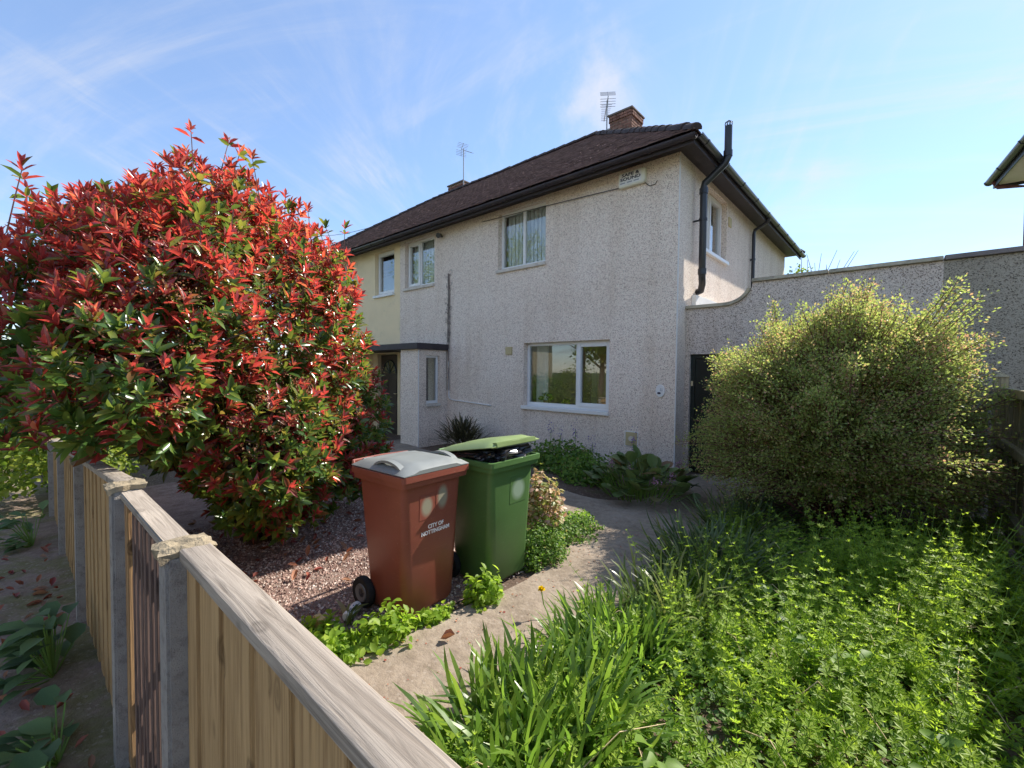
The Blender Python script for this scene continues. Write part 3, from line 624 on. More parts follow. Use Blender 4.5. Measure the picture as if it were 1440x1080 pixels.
# ------------------------------------------------------------------ attached cream house
XL = -17.35
cream = thing('attached_house', (-13.6, YF, 0), 'cream rendered house attached to the grey pebbledashed one', 'house')
WCm = (-11.22, -10.27, 3.62, 4.85)
wall('front_wall', front, XL, XM-.002, -.4, HT, [WCm, (-13.6, -12.4, 3.62, 4.85), (-16.2, -14.3, .87, 2.15), (-11.08, -10.12, -.25, 2.03)], .26, M_CREAM, cream)
wall('side_wall', lambda u, d, z: (XL+d, u, z), YF+.262, YB, -.4, HT, [], .26, M_CREAM, cream)
m = MB(); m.box(XL+.262, XM-.002, YB-.26, YB, -.4, HT); m.build('rear_wall', M_CREAM, cream)
m = MB(); m.box(XL+.3, XM-.02, 8.6, 8.7, -.1, 4.8); m.build('room_wall', M_PLAST, cream)
window(cream, front, WCm, [], sash=(0,), sill=.06); window(cream, front, (-13.6, -12.4, 3.62, 4.85), [-13.0], sash=(0,)); window(cream, front, (-16.2, -14.3, .87, 2.15), [-15.5], sash=(0,))
m = MB(); m.box(-11.9, XM-.003, PY0-.08, YF-.003, 2.062, 2.20); m.build('porch_canopy', M_SOFFIT, cream, bevel=.01)
m = MB(); m.box(-11.9, -11.32, PY0, YF-.003, -.4, 2.06); m.build('porch_block', M_CREAM, cream)
panelled_door(cream, -11.03, M_DOORB, M_DOORG)
roof_half(cream, -17.72, -17.72+(XE-XH), XM-.001, False)
m = MB(); m.box(-17.69, XM-.001, YE+.045, YF-.002, 4.955, 4.97); m.build('soffit', M_SOFFIT, cream)
m = MB(); m.box(-17.69, XM-.001, YE+.02, YE+.042, 4.835, 4.965); m.build('front_fascia', M_SOFFIT, cream)
gutter('front_gutter', (-17.7, YE-.035, 4.93), (XM-.002, YE-.035, 4.93), (0, 1, 0), M_BLACK, cream)
chimney(cream, -13.05, -12.25, 11.0, 11.6, 7.4, 8.50)

def aerial(loc, top, label, yaw, boomdrop):
    x, y, z = loc; t = thing('tv_aerial', loc, label, 'aerial')
    m = MB(); m.tube([(x, y, z), (x, y, top)], .018, 8); m.build('mast', M_GALV, t)
    d = Vector((math.cos(yaw), math.sin(yaw), boomdrop)).normalized(); s = Vector((-math.sin(yaw), math.cos(yaw), 0)); p = Vector((x, y, top-.06)); u = s.cross(d)
    m = MB(); m.tube([p-d*.25, p+d*.75], .012, 6); m.build('boom', M_GALV, t)
    for i in range(9): q = p+d*(.08+i*.08); m = MB(); m.tube([q-s*(.14-.006*i), q+s*(.14-.006*i)], .006, 5); m.build('element', M_GALV, t)
    m = MB()
    for k in (-1, 1):
        for j in range(4): q = p-d*(.22-.03*j)+u*(k*(.05+.05*j)); m.tube([q-s*.2, q+s*.2], .006, 5)
        m.tube([p-d*.25, p-d*.12+u*(k*.22)], .008, 5)
    m.build('reflector', M_GALV, t); return t
a1 = aerial((-6.17, 10.69, 7.75), 8.86, 'short television aerial on a mast against the nearer brick chimney', 2.2, -.1)
a2 = aerial((-12.16, 10.95, 7.9), 9.62, 'tall television aerial above the cream house chimney', -.3, -.55)
m = MB(); m.box(-6.2, -6.09, 10.68, 10.74, 8.05, 8.10); m.build('bracket', M_GALV, a1)
m = MB(); m.box(-12.27, -12.13, 10.94, 11.05, 8.2, 8.25); m.build('bracket', M_GALV, a2)
m = MB(); A, B = Vector((-15.0, 10.5, 7.72)), Vector((-34, 14.5, 11.6)); m.tube([A.lerp(B, t)-Vector((0, 0, .35*math.sin(math.pi*t))) for t in np.linspace(0, 1, 12)], .012, 5)
tag(m.build('overhead_wire', M_WIRE), 'thin black overhead wire running from the roof hip across the sky', 'wire')
tp = thing('telegraph_pole', (-34, 14.5, -.75), 'wooden telegraph pole that the overhead wire runs to', 'pole')
m = MB(); m.tube([(-34, 14.5, -.75), (-34, 14.5, 11.9)], [.16, .11], 10); m.build('pole', M_BARK, tp); m = MB(); m.box(-34.5, -33.5, 14.43, 14.57, 11.5, 11.62); m.build('cross_arm', M_BARK, tp)

# ------------------------------------------------------------------ garden wall with gate door, store roof behind
YW = 7.145
gw = thing('garden_wall', (-1.2, YW, 0), 'pebbledashed garden wall with stone coping that sweeps down to the house', 'wall')
def topz(x): 
    if x <= -2.08: return 2.60
    if x >= -1.69: return 2.91
    t = (x+2.08)/.39; return 2.60+.31*(1-math.sqrt(max(0, 1-t*t)))
xs = [XC+.003, -2.57]+list(np.linspace(-2.08, -1.70, 12))+[-1.69, -.6, .30]
dh = (-2.57, -1.74, -.1, 1.885)
m = MB()
for a, b in zip(xs[:-1], xs[1:]):
    pass
outline = [(XC+.003, -.2), (-2.57, -.2), (-2.57, 1.885), (-1.74, 1.885), (-1.74, -.2), (.30, -.2), (.30, 2.91)]+[(x, topz(x)) for x in xs[::-1][1:]]
m.prism([(x, z) for x, z in outline], 1, YW, YW+.22); m.build('wall', M_PEBG, gw)
def coping(pts, y0, y1, h, mat, parent, name='coping_stone'):
    m = MB(); rings = []
    for i, (x, z) in enumerate(pts):
        a = pts[max(0, i-1)]; b = pts[min(len(pts)-1, i+1)]; d = Vector((b[0]-a[0], 0, b[1]-a[1])).normalized(); n = Vector((-d.z, 0, d.x)); p = Vector((x, 0, z))
        q0, q1 = p+n*.002, p+n*h; rings.append([(q0.x, y0, q0.z), (q0.x, y1, q0.z), (q1.x, y1-.02, q1.z), (q1.x, y0+.02, q1.z)])
    m.loft(rings); return m.build(name, mat, parent, bevel=.006)
coping([(x, topz(x)) for x in [XC+.004, -2.3, -2.09]]+[(x, topz(x)) for x in np.linspace(-2.08, -1.705, 14)], YW-.045, YW+.265, .055, M_COPE, gw)
for a, b in ((-1.70, -.795), (-.785, .295)): coping([(a, 2.912), (b, 2.912)], YW-.045, YW+.265, .055, M_COPE, gw)
m = MB(); m.box(-2.57, -2.51, YW+.06, YW+.14, -.02, 1.885); m.box(-1.80, -1.74, YW+.06, YW+.14, -.02, 1.885); m.box(-2.51, -1.80, YW+.06, YW+.14, 1.82, 1.885); m.build('door_frame', M_DOORG, gw)
m = MB(); m.box(-2.508, -1.802, YW+.09, YW+.13, .02, 1.818); gd = m.build('gate_door', M_DOORG, gw); ORG[gd.name] = ORG[gw.name]
for x0 in (-2.43, -2.11):
    for z0, z1 in ((1.35, 1.70), (.72, 1.25), (.12, .62)):
        m = MB(); m.box(x0, x0+.24, YW+.078, YW+.089, z0, z1); m.build('door_panel', M_DOORG, gd, bevel=.008)
m = MB(); m.tube([(-2.545, YW+.062, 1.42), (-2.545, YW+.045, 1.42)], .014, 8); m.box(-2.56, -2.53, YW+.046, YW+.06, 1.38, 1.46); m.build('bell_push', M_BRASS, gw)
m = MB(); m.box(-2.05, -1.35, 6.52, 6.86, 0.0, .10); tag(m.build('door_step', M_STEP, bevel=.012), 'pale stone step on the path before the dark green garden door', 'step')
nw = thing('boundary_wall', (2.4, YW, 0), 'dark weathered pebbledash wall continuing beyond the side fence', 'wall')
m = MB(); m.box(.302, 4.4, YW+.004, YW+.22, -.2, 2.91); m.build('wall', M_PEBW, nw)
for a in np.arange(.304, 4.3, 1.02): coping([(a, 2.912), (a+1.012, 2.912)], YW-.04, YW+.26, .06, M_COPED, nw)
st = thing('lean_to_store', (-1.2, 8.6, 0), 'flat roofed store behind the garden wall with white upstand', 'store')
m = MB(); m.box(XC+.075, 4.0, YW+.24, 10.6, 2.48, 2.58); m.build('flat_roof', M_COPED, st)
m = MB(); m.box(XC+.003, XC+.07, YW+.24, 10.6, 2.4, 2.86); m.build('roof_upstand', M_LEAD, st)
m = MB(); m.box(3.7, 3.9, YW+.25, 10.5, -.75, 2.47); m.box(XC+.1, 3.69, 10.3, 10.5, -.75, 2.47); m.build('store_wall', M_PEBW, st)

# ------------------------------------------------------------------ neighbour to the right
nb = thing('neighbour_house', (1.25, 13.5, 0), 'neighbouring dark brick house whose white soffit and black gutter show above wall', 'house', local=True, rotz=R_(6))
m = MB(); m.box(.50, 7, -3.2, -.35, -.7, 5.50); m.build('wall', M_NBRICK, nb)
m = MB(); m.box(.02, 7.4, -3.6, -.02, 5.50, 5.52); m.build('soffit', M_WHITE, nb)
m = MB(); m.box(0, .018, -3.6, -.0, 5.44, 5.62); m.box(.019, 7.4, -.018, 0, 5.44, 5.62); m.box(.019, 7.4, -3.6, -3.58, 5.44, 5.62); m.build('fascia', M_BLACK, nb)
m = MB(); m.add([(-.03, .03, 5.63), (7.45, .03, 5.63), (7.45, -3.63, 5.63), (-.03, -3.63, 5.63), (1.8, -1.8, 6.9), (5.6, -1.8, 6.9)], [(0, 1, 5, 4), (2, 3, 4, 5), (3, 0, 4), (1, 2, 5), (3, 2, 1, 0)]); m.build('roof', M_TILE, nb)
gutter('gutter', (-.05, -3.6, 5.60), (-.05, .04, 5.60), (-1, 0, 0), M_BLACK, nb, .07)
m = MB(); m.tube([(-.03, -.12, 5.58), (.05, -.14, 5.42), (.42, -.3, 5.3), (.45, -.3, -.6)], .045, 8); m.build('downpipe', M_NBRICK, nb)

# ------------------------------------------------------------------ front fence, posts, gate
FT = lambda x: 1.10 if x > -2.45 else 1.10-.075*(-2.45-x)
bl = MB(); bl.box(-.05, .05, -.009, .009, 0, 1.0); BOARD = bl.mesh('board', bevel=.002); BOARD.materials.append(M_BOARD)
def panel(x0, x1, label, n=None):
    xm = (x0+x1)/2; zb = pz(xm)+.0; t = thing('boarded_fence', (xm, .32, zb), label, 'fence', 'boarded front fence lengths')
    n = n or max(1, round((x1-x0)/.098)); w = (x1-x0)/n
    for i in range(n):
        x = x0+(i+.5)*w; zt = FT(x)-.012; z0 = pz(x)-.02
        place('board', BOARD, t, (x, .316+(.007 if i % 2 else 0)+random.uniform(-.0015, .0015), z0), (0, 0, random.uniform(-.02, .02)), (w/.1*random.uniform(1.005, 1.03), 1, zt-z0))
    for z in (.18, .62, .98):
        m = MB(); m.box(x0, x1, .334, .368, -.02, .05); m.v = [(x, y, q+FT(x)-1.10+z) for x, y, q in m.v]; m.build('rail', M_BOARD, t)
    m = MB(); L = x1-x0; k = max(2, int(L/.3))
    for i in range(k):
        a, b = x0+L*i/k, x0+L*(i+1)/k
    m.loft([[(x, .292, FT(x)-.026), (x, .292, FT(x)+.001), (x, .298, FT(x)+.005), (x, .362, FT(x)+.004), (x, .366, FT(x)), (x, .366, FT(x)-.026)] for x in np.linspace(x0, x1, k+1)])
    m.build('cap_rail', M_CAP, t, smooth=True); return t
PB = [-1.515, -2.50, -4.26, -6.08, -7.9]
panel(-1.466, .40, 'long boarded fence length with weathered grey cap rail beside the gate post')
panel(.52, 2.1, 'boarded fence length past the side fence corner')
panel(-4.21, -2.55, 'boarded fence length between gate and overhanging red shrub')
panel(-6.03, -4.31, 'boarded fence length under the overhanging red shrub')
panel(-7.85, -6.13, 'farthest boarded fence length beyond the red shrub')
def post(x, lab, cap=True):
    z0 = pz(x)-.05; t = thing('fence_post', (x, .30, z0), lab, 'fence post', 'concrete front fence posts'); zt = FT(x)-.012
    m = MB(); m.box(x-.047, x+.047, .262, .355, z0, zt); m.build('post', M_CONC, t, bevel=.008)
    # rough broken cap: lumpy slab
    b = MB(); nx, ny = 7, 6; top = []; 
    for j in range(ny):
        for i in range(nx):
            u, v = i/(nx-1), j/(ny-1); edge = min(u, 1-u, v, 1-v)
            top.append((x-.056+.112*u+random.uniform(-.006, .006), .248+.13*v+random.uniform(-.006, .006), zt+.022*(1 if edge > .01 else .55)+random.uniform(-.005, .006)))
    bot = [(p[0]*.9+x*.1, p[1]*.9+.305*.1, zt-.006-(.026 if p[1] < .27 else 0)*random.uniform(.2, 1)) for p in top]; N = nx*ny
    fs = [(j*nx+i, j*nx+i+1, (j+1)*nx+i+1, (j+1)*nx+i) for j in range(ny-1) for i in range(nx-1)]
    fs2 = [tuple(N+q for q in f[::-1]) for f in fs]; rim = list(range(nx))+[nx*(j+1)-1 for j in range(1, ny)]+[N-2-i for i in range(nx-1)]+[nx*j for j in range(ny-2, 0, -1)]
    fs3 = [(rim[k], N+rim[k], N+rim[(k+1) % len(rim)], rim[(k+1) % len(rim)]) for k in range(len(rim))]
    b.add(top+bot, fs+fs2+fs3)
    if cap: b.build('cap', M_CAPST, t)
    return t
post(PB[0], 'concrete fence post with rough broken cap at the hinge side of the gate')
post(PB[1], 'concrete fence post with rough cap at the latch side of the gate')
post(PB[2], 'slim concrete fence post half hidden under red shrub leaves')
post(PB[3], 'second concrete fence post beyond the gate under the shrub')
post(PB[4], 'farthest concrete fence post along the pavement')
post(.46, 'concrete fence post where the side fence meets the front fence')
gt = thing('garden_gate', (-2.0, .32, pz(-2)), 'dark slatted wooden garden gate with grey cap rail between two posts', 'gate')
pm = MB(); pm.box(-.021, .021, -.011, .011, 0, 1.0); PALE = pm.mesh('pale', bevel=.002); PALE.materials.append(M_GATE)
for i in range(9):
    x = -1.64-.083*i; place('pale', PALE, gt, (x, .318+random.uniform(-.002, .002), pz(x)+.05), (0, 0, 0), (random.uniform(.9, 1.05), 1, 1.04-pz(x)-.05))
m = MB(); m.box(-2.445, -2.375, .30, .345, pz(-2.3)+.03, 1.045); m.build('stile', M_GATEST, gt, bevel=.004)
m = MB(); m.box(-1.615, -1.57, .30, .345, pz(-1.5)+.03, 1.045); m.build('stile', M_GATE, gt, bevel=.004)
for z in (.12, .82):
    m = MB(); m.box(-2.374, -1.616, .331, .36, z, z+.09); m.build('rail', M_GATE, gt)
m = MB(); m.box(-2.446, -1.568, .288, .362, 1.047, 1.075); m.build('cap_rail', M_CAP, gt, bevel=.004)
m = MB(); m.prism([(-2.36, .2), (-2.30, .2), (-1.62, .8), (-1.68, .8)], 1, .362, .38); m.build('brace', M_GATE, gt)
for z in (.3, .9): m = MB(); m.box(-1.58, -1.560, .30, .36, z, z+.09); m.build('hinge', M_BLACK, gt)
# side fence
sf = thing('side_fence', (.74, 3.4, 0), 'weathered boarded side fence with rails along the garden right edge', 'fence')
SFX = .72
sbm = MB(); sbm.box(-.009, .009, -.074, .074, 0, 1.38); SB = sbm.mesh('board', bevel=.002); SB.materials.append(M_RFEN)
y = 6.52; i = 0
while y > .5: place('board', SB, sf, (SFX+.045+(.006 if i % 2 else 0), y, .05), (0, 0, 0), (1, random.uniform(.97, 1.0), random.uniform(.985, 1.01))); y -= .151; i += 1
y = 6.72
while y < 7.1: place('board', SB, sf, (SFX+.03, y, .05), (0, 0, 0), (1, 1, .99)); y += .15
for z in (.30, .90, 1.40): m = MB(); m.box(SFX-.02, SFX+.034, .45, 6.56, z, z+.075); m.build('rail', M_RFEN, sf, bevel=.004)
m = MB(); m.box(SFX-.02, SFX+.08, 6.72, 7.12, 1.43, 1.46); m.build('cap_rail', M_RFEN, sf)
for y in (6.62, 4.2, 1.8): m = MB(); m.box(SFX-.045, SFX+.055, y-.05, y+.05, -.1, 1.58); m.add([(SFX-.055, y-.06, 1.58), (SFX+.065, y-.06, 1.58), (SFX+.065, y+.06, 1.58), (SFX-.055, y+.06, 1.58), (SFX+.005, y, 1.635)], [(0, 1, 4), (1, 2, 4), (2, 3, 4), (3, 0, 4), (3, 2, 1, 0)]); m.build('post', M_RFEN, sf)

# ------------------------------------------------------------------ wheelie bins
def rrect(w, d, r, z, bulge=0, n=5, cx=0):   # rounded rect ring; x = depth (front +x), y = width
    P = []
    for (sx, sy, a0) in ((1, 1, 0), (-1, 1, 90), (-1, -1, 180), (1, -1, 270)):
        for k in range(n+1):
            a = R_(a0+90*k/n); P.append((cx+sx*(d/2-r)+r*math.cos(a), sy*(w/2-r)+r*math.sin(a), z))
    # front bulge
    return [(x+(bulge*(1-(y/(w/2))**2) if x > cx+d*.3 else 0), y, z) for x, y, z in P]
SX, SY = .77, .955      # the bins are narrow 140-litre ones
def nar(m): m.v = [(x*SX, y*SY, z) for x, y, z in m.v]; return m
def wheelie(loc, rot, label, body, lidmat, sticker_m):
    b = thing('wheelie_bin', loc, label, 'wheelie bin', None, True, rot)
    m = MB(); m.loft([rrect(.44, .46, .07, .035, .02, cx=.02), rrect(.46, .49, .07, .06, .02, cx=.02), rrect(.50, .585, .06, .60, .012, cx=0), rrect(.525, .63, .05, .90, .004, cx=-.005)]); nar(m).build('body', body, b, smooth=True)
    m = MB(); m.loft([rrect(.575, .70, .03, .875), rrect(.58, .71, .03, .90), rrect(.58, .71, .03, .908), rrect(.60, .735, .03, .912), rrect(.60, .735, .03, .948), rrect(.56, .69, .03, .95), rrect(.55, .68, .03, .93)]); nar(m).build('rim', body, b, smooth=True)
    for s in (-1, 1):
        w = MB(); yy = s*.25
        rg = lambda r, y: [(-.185+r*math.cos(a), y, .105+r*math.sin(a)) for a in np.linspace(0, 2*math.pi, 25)[:-1]]
        w.loft([rg(.06, yy-.02), rg(.098, yy-.024), rg(.104, yy-.012), rg(.104, yy+.012), rg(.098, yy+.024), rg(.06, yy+.02)]); wo_ = w.build('wheel', M_RUB, b, smooth=True); ORG[wo_.name] = (0, 0, 0)
        h = MB(); h.loft([rg(.062, yy-.016), rg(.058, yy-.027), rg(.03, yy-.02)]); h.loft([rg(.062, yy+.016), rg(.058, yy+.027), rg(.03, yy+.02)]); h.build('hub', M_HUB, wo_, smooth=True)
    m = MB(); m.tube([(-.185, -.23, .105), (-.185, .23, .105)], .013, 8); m.build('axle', M_GALV, b)
    m = MB(); m.tube([(-.36, -.27, .93), (-.44, -.24, .96), (-.45, 0, .965), (-.44, .24, .96), (-.36, .27, .93)], .017, 8); nar(m).build('handle', body, b, smooth=True)
    return b
def lid_mesh(b, lidmat, handles=True):
    m = MB(); rings = []
    NX, NY = 15, 15
    g = []
    for i in range(NX):
        for j in range(NY):
            u, v = i/(NX-1), j/(NY-1); x = -.37+.735*u; y = -.29+.58*v; e = min(u*1.2, 1-u, v, 1-v)
            z = .957+.034*min(1, e/.12)**.6+.010*(1-(2*v-1)**2)
            if u > .30 and abs(v-.5) < .30: z += .012
            g.append((x, y, z))
    N = NX*NY; bot = [(x, y, .953) for x, y, z in g]
    fs = [(i*NY+j, (i+1)*NY+j, (i+1)*NY+j+1, i*NY+j+1) for i in range(NX-1) for j in range(NY-1)]
    rim = [i*NY for i in range(NX)]+[(NX-1)*NY+j for j in range(1, NY)]+[i*NY+NY-1 for i in range(NX-2, -1, -1)]+[j for j in range(NY-2, 0, -1)]
    m.add(g+bot, fs+[tuple(N+q for q in f[::-1]) for f in fs]+[(rim[k], rim[(k+1) % len(rim)], N+rim[(k+1) % len(rim)], N+rim[k]) for k in range(len(rim))])
    return nar(m)
def lid_parts(b, l, lidmat, tf=None):
    out = []
    for s in (-1, 1):
        pts = [(-.10+.36*t, s*.235, .975+.040*math.sin(math.pi*t)**.7) for t in np.linspace(0, 1, 11)]
        m = MB(); m.loft([[(x, y-.022, z-.008), (x, y+.022, z-.008), (x, y+.022, z+.008), (x, y-.022, z+.008)] for x, y, z in pts]); nar(m)
        if tf: m.v = [tf(p) for p in m.v]
        m.build('lid_handle', lidmat, l, smooth=True)
    for s in (-1, 1): m = MB(); m.tube([(-.278, s*.15-.04, .965), (-.278, s*.15+.04, .965)], .022, 10); m.build('hinge', lidmat, l)
brown = wheelie((-2.515, 1.80, 0.0), R_(3), 'brown wheelie bin with flat grey lid and white lettering', M_BROWN, M_GREYL, M_STB)
lm = lid_mesh(brown, M_GREYL); bl_ = lm.build('lid', M_GREYL, brown, smooth=True); ORG[bl_.name] = (0, 0, 0); lid_parts(brown, bl_, M_GREYL)
fm = lambda z, x, y=0: Matrix.Translation((x, y, z)) @ Matrix.Rotation(math.pi/2, 4, 'Z') @ Matrix.Rotation(math.pi/2-.041, 4, 'X')
text('CITY OF', .036, M_WHITE, brown, fm(.583, .2980*SX, .02), bold=.0012); text('NOTTINGHAM', .036, M_WHITE, brown, fm(.545, .2964*SX, .02), bold=.0012)
def stk(b, mat, y0, y1, z0, z1, x0, x1):
    m = MB(); x0, x1 = ((.2985+(z-.6)*.0463)*SX+.0012 for z in (z0, z1)); m.add([(x0, y0, z0), (x0, y1, z0), (x1, y1, z1), (x1, y0, z1), (x0-.004, y0, z0), (x0-.004, y1, z0), (x1-.004, y1, z1), (x1-.004, y0, z1)], [(0, 1, 2, 3), (4, 7, 6, 5), (0, 4, 5, 1), (1, 5, 6, 2), (2, 6, 7, 3), (3, 7, 4, 0)]); m.build('blurred_label', mat, b)
stk(brown, M_STB, -.12, .0, .64, .80, .3060, .3115); stk(brown, M_STB, .015, .13, .66, .86, .3066, .3132)
green = wheelie((-2.415, 2.47, 0.0), R_(1.5), 'green wheelie bin with lid propped open by a black bag', M_GREEN, M_GLID, M_STG)
lm = lid_mesh(green, M_GLID); ca, sa = math.cos(R_(-10)), math.sin(R_(-10))
def tilt(p):
    x, y, z = p[0]+.277, p[1], p[2]-.955; return (x*ca-.277+z*sa, y, .965-x*sa+z*ca)
lm.v = [tilt(p) for p in lm.v]; gl_ = lm.build('lid', M_GLID, green, smooth=True); ORG[gl_.name] = (0, 0, 0)
m = MB(); m.box(.28, .37, -.24, .24, .945, .985); nar(m); m.v = [tilt(p) for p in m.v]; m.build('lid_lip', M_GLID, gl_, bevel=.006)
for s in (-1, 1): m = MB(); m.tube([(-.278, s*.15-.04, .965), (-.278, s*.15+.04, .965)], .022, 10); m.build('hinge', M_GLID, gl_)
stk(green, M_STG, -.03, .16, .60, .80, .3045, .3115)
# bin bag: crumpled lumpy sack bulging out between rim and lid
m = MB(); NU, NV = 44, 20; g = []
for j in range(NV+1):
    for i in range(NU):
        a = 2*math.pi*i/NU; t = j/NV; ph = (t-.5)*math.pi
        r = math.cos(ph)**.5 if abs(ph) < math.pi/2-.01 else 0
        cr = 1+.05*math.sin(a*9+3*math.sin(t*9))+.06*math.sin(a*17+t*14)+random.uniform(-.03, .03)
        x = .005+.345*r*cr*math.copysign(abs(math.cos(a))**.55, math.cos(a)); yv = .275*r*cr*math.copysign(abs(math.sin(a))**.55, math.sin(a)); top = .965+.075+(x+.35)*.13
        z = .85+(top-.85)*t+.006*math.sin(a*13+t*7); x *= SX; yv *= SY; z = min(z, .950+(x+.277)*.165); g.append((x, yv, z))
m.v = g; m.f = [(j*NU+i, j*NU+(i+1) % NU, (j+1)*NU+(i+1) % NU, (j+1)*NU+i) for j in range(NV) for i in range(NU)]
bag = m.build('bin_bag', M_BAG, org=(0, 0, 0), recalc=False); bag.location = green.location; bag.rotation_euler = green.rotation_euler
tag(bag, 'crumpled shiny black bin bag stuffed under the green bin lid', 'bin bag')

# ------------------------------------------------------------------ small things on the ground
can = thing('drink_can', (-2.62, 1.42, .045), 'white drink can with dark script lying on the gravel', 'can', None, True, R_(35))
m = MB(); rg = lambda r, y: [(r*math.cos(a), y, r*math.sin(a)) for a in np.linspace(0, 2*math.pi, 21)[:-1]]
m.loft([rg(.025, -.075), rg(.032, -.065), rg(.032, .055), rg(.026, .07), rg(.025, .072)]); m.build('can_body', M_WHITE, can, smooth=True)
m = MB(); m.loft([rg(.0265, .0705), rg(.0265, .077), rg(.022, .077)]); m.build('can_end', M_CAN, can, smooth=True)
m = MB()
for k, (y0, y1, a0) in enumerate(((-.05, -.02, 1.2), (-.025, .0, .9), (0, .02, 1.25), (.015, .035, .95))):
    m.add([(.0326*math.cos(a0+d), y, .0326*math.sin(a0+d)) for y in (y0, y1) for d in (-.25, .25)], [(0, 1, 3, 2)])
m.build('can_script', M_INK, can, recalc=False)
m = MB(); m.box(-2.605, -2.52, 1.16, 1.205, -.1, .13); tag(m.build('wooden_stake', M_STAKE, bevel=.004), 'short square wooden stake in the weeds beside the can', 'stake')

# ------------------------------------------------------------------ plants
def whorl_shrub():
    root = thing('red_shrub', (-4.45, 1.5, gz(-4.45)), 'tall rounded photinia shrub with glossy red and green leaves over the fence', 'shrub')
    lobes = np.array([(-4.65, 1.45, 1.85, 1.12, 1.05, 1.38), (-4.35, 1.12, 2.60, .66, .50, .74), (-3.75, .72, 1.88, .75, .55, .95), (-4.15, .45, 2.20, .72, .47, .60), (-4.75, .75, 2.0, .8, .6, 1.1),
                      (-4.72, 1.98, 1.55, .80, .70, 1.0), (-3.88, 1.28, 1.05, .78, .56, .62), (-5.1, 1.0, 2.1, .9, .8, 1.1), (-5.3, 2.0, 2.0, .95, .85, 1.1), (-4.8, 1.80, 2.50, .72, .62, .60), (-3.35, .42, 1.62, .55, .42, .55),
                      (-4.15, 1.2, 1.7, .78, .68, .9), (-4.5, 1.85, .95, .78, .62, .6), (-4.15, .10, 1.75, .58, .38, .66), (-4.42, 2.05, .72, .52, .5, .52), (-4.0, 1.45, .62, .58, .48, .42), (-4.62, 2.52, .92, .42, .42, .80)])
    def inside(P, k=.86):
        q = ((P[:, None, :]-lobes[None, :, :3])/(lobes[None, :, 3:]*k)); return ((q**2).sum(2) < 1).any(1)
    pos, dr = [], []
    for c in lobes:
        n = int(1050*(c[3]*c[4]+c[3]*c[5]+c[4]*c[5])/3)+60
        d = randdir(n); rr = 1-.45*RNG.random(n)**1.4; P = c[:3]+d*c[3:]*rr[:, None]*(1+.07*np.sin(d[:, :1]*7+d[:, 2:]*9))
        keep = ~inside(P, .60) & (P[:, 2] > .16) & ~((P[:, 1] < .42) & (P[:, 2] < 1.0)); P = P[keep]; d = d[keep]
        pos.append(P); dr.append(unit(d/c[3:]*c[3:].mean()))
    pos = np.concatenate(pos); dr = np.concatenate(dr); n = len(pos)
    # upright leading shoots above the crown
    ns = 150; k = RNG.integers(0, n, 4000); k = k[(pos[k, 2] > 2.3) & (dr[k, 2] > .1)][:ns]; sh = pos[k]+np.c_[RNG.normal(0, .05, (len(k), 2)), RNG.uniform(.05, .24, len(k))]
    pos = np.concatenate([pos, sh]); dr = np.concatenate([dr, unit(np.c_[RNG.normal(0, .25, (len(k), 2)), np.ones(len(k))])]); n = len(pos)
    axis = unit(dr*.75+np.array([0, 0, .75])+RNG.normal(0, .28, (n, 3)))
    hgt = pos[:, 2]; redp = np.clip(.66+.18*(hgt-1.6)+.28*(np.sin(pos[:, 0]*3.1)*np.sin(pos[:, 1]*2.7+1)), .30, .98)-.25*((pos[:, 1] < .75) & (hgt < 1.95)); isred = RNG.random(n) < redp
    P, D, N, S, C, Wd = [], [], [], [], [], []
    for tier in range(3):
        nl = (4, 5, 5)[tier]
        for j in range(nl):
            ang = 2*math.pi*(j/nl)+tier*.7+RNG.uniform(-.35, .35, n); o = unit(np.cross(axis, randdir(n))); o2 = np.cross(axis, o)
            if j == 0 and tier == 0: base_o, base_o2 = o, o2
            r = base_o*np.cos(ang)[:, None]+base_o2*np.sin(ang)[:, None]
            sp = (.45, .95, 1.5)[tier]+RNG.uniform(-.2, .25, n)
            d = unit(axis+r*sp[:, None]+np.array([0, 0, -.0 if tier < 2 else -.25])); p = pos-axis*((0, .025, .075)[tier])
            keep = RNG.random(n) < (.92, .92, .62)[tier]
            P.append(p[keep]); D.append(d[keep]); N.append(unit(axis*1.0-r*.6)[keep]); S.append((RNG.uniform(.055, .125, n)*(.85, 1.0, 1.0)[tier])[keep])
            c = np.where(isred & (RNG.random(n) < (.98, .95, .60)[tier]), .5+.5*np.clip(RNG.normal(.46+.13*(hgt-2), .26, n), .02, 1), .5*RNG.random(n)*.95); C.append(c[keep]); Wd.append(np.where(c < .5, 1.3, 1.0)[keep]*1.0)
    P, D, N, S, C, Wd = map(np.concatenate, (P, D, N, S, C, Wd))
    T = T_leaf(.145, .28, .12)
    cd_ = np.linalg.norm(P-np.array([0, 0, H]), axis=1); vis = np.argsort(cd_)
    near = vis[:1500][RNG.permutation(1500)[:300]]; mask = np.ones(len(P), bool); mask[near] = False
    leaf_obj('foliage', T, P[mask], D[mask], N[mask], S[mask], C[mask], M_PHOT, parent=root, wid=Wd[mask])['kind'] = 'stuff'
    lib = {}
    for i in near:
        key = (round(C[i]*12), Wd[i] > 1.1)
        if key not in lib: lib[key] = leaf_mesh('leaf', T, np.zeros((1, 3)), np.array([(0, 1., 0)]), np.array([(0, 0, 1.)]), np.ones(1), np.array([C[i]]), M_PHOT, wid=np.array([Wd[i]]))
        o = place('leaf', lib[key], root, P[i], frame_mat(D[i], N[i]).to_euler(), (S[i],)*3)
    # flower panicles
    k = RNG.permutation(n)[:1400]; k = k[(pos[k, 2] > 1.0) & (dr[k, 1]+dr[k, 0]*1.2 > -.1)][:330]; q = []
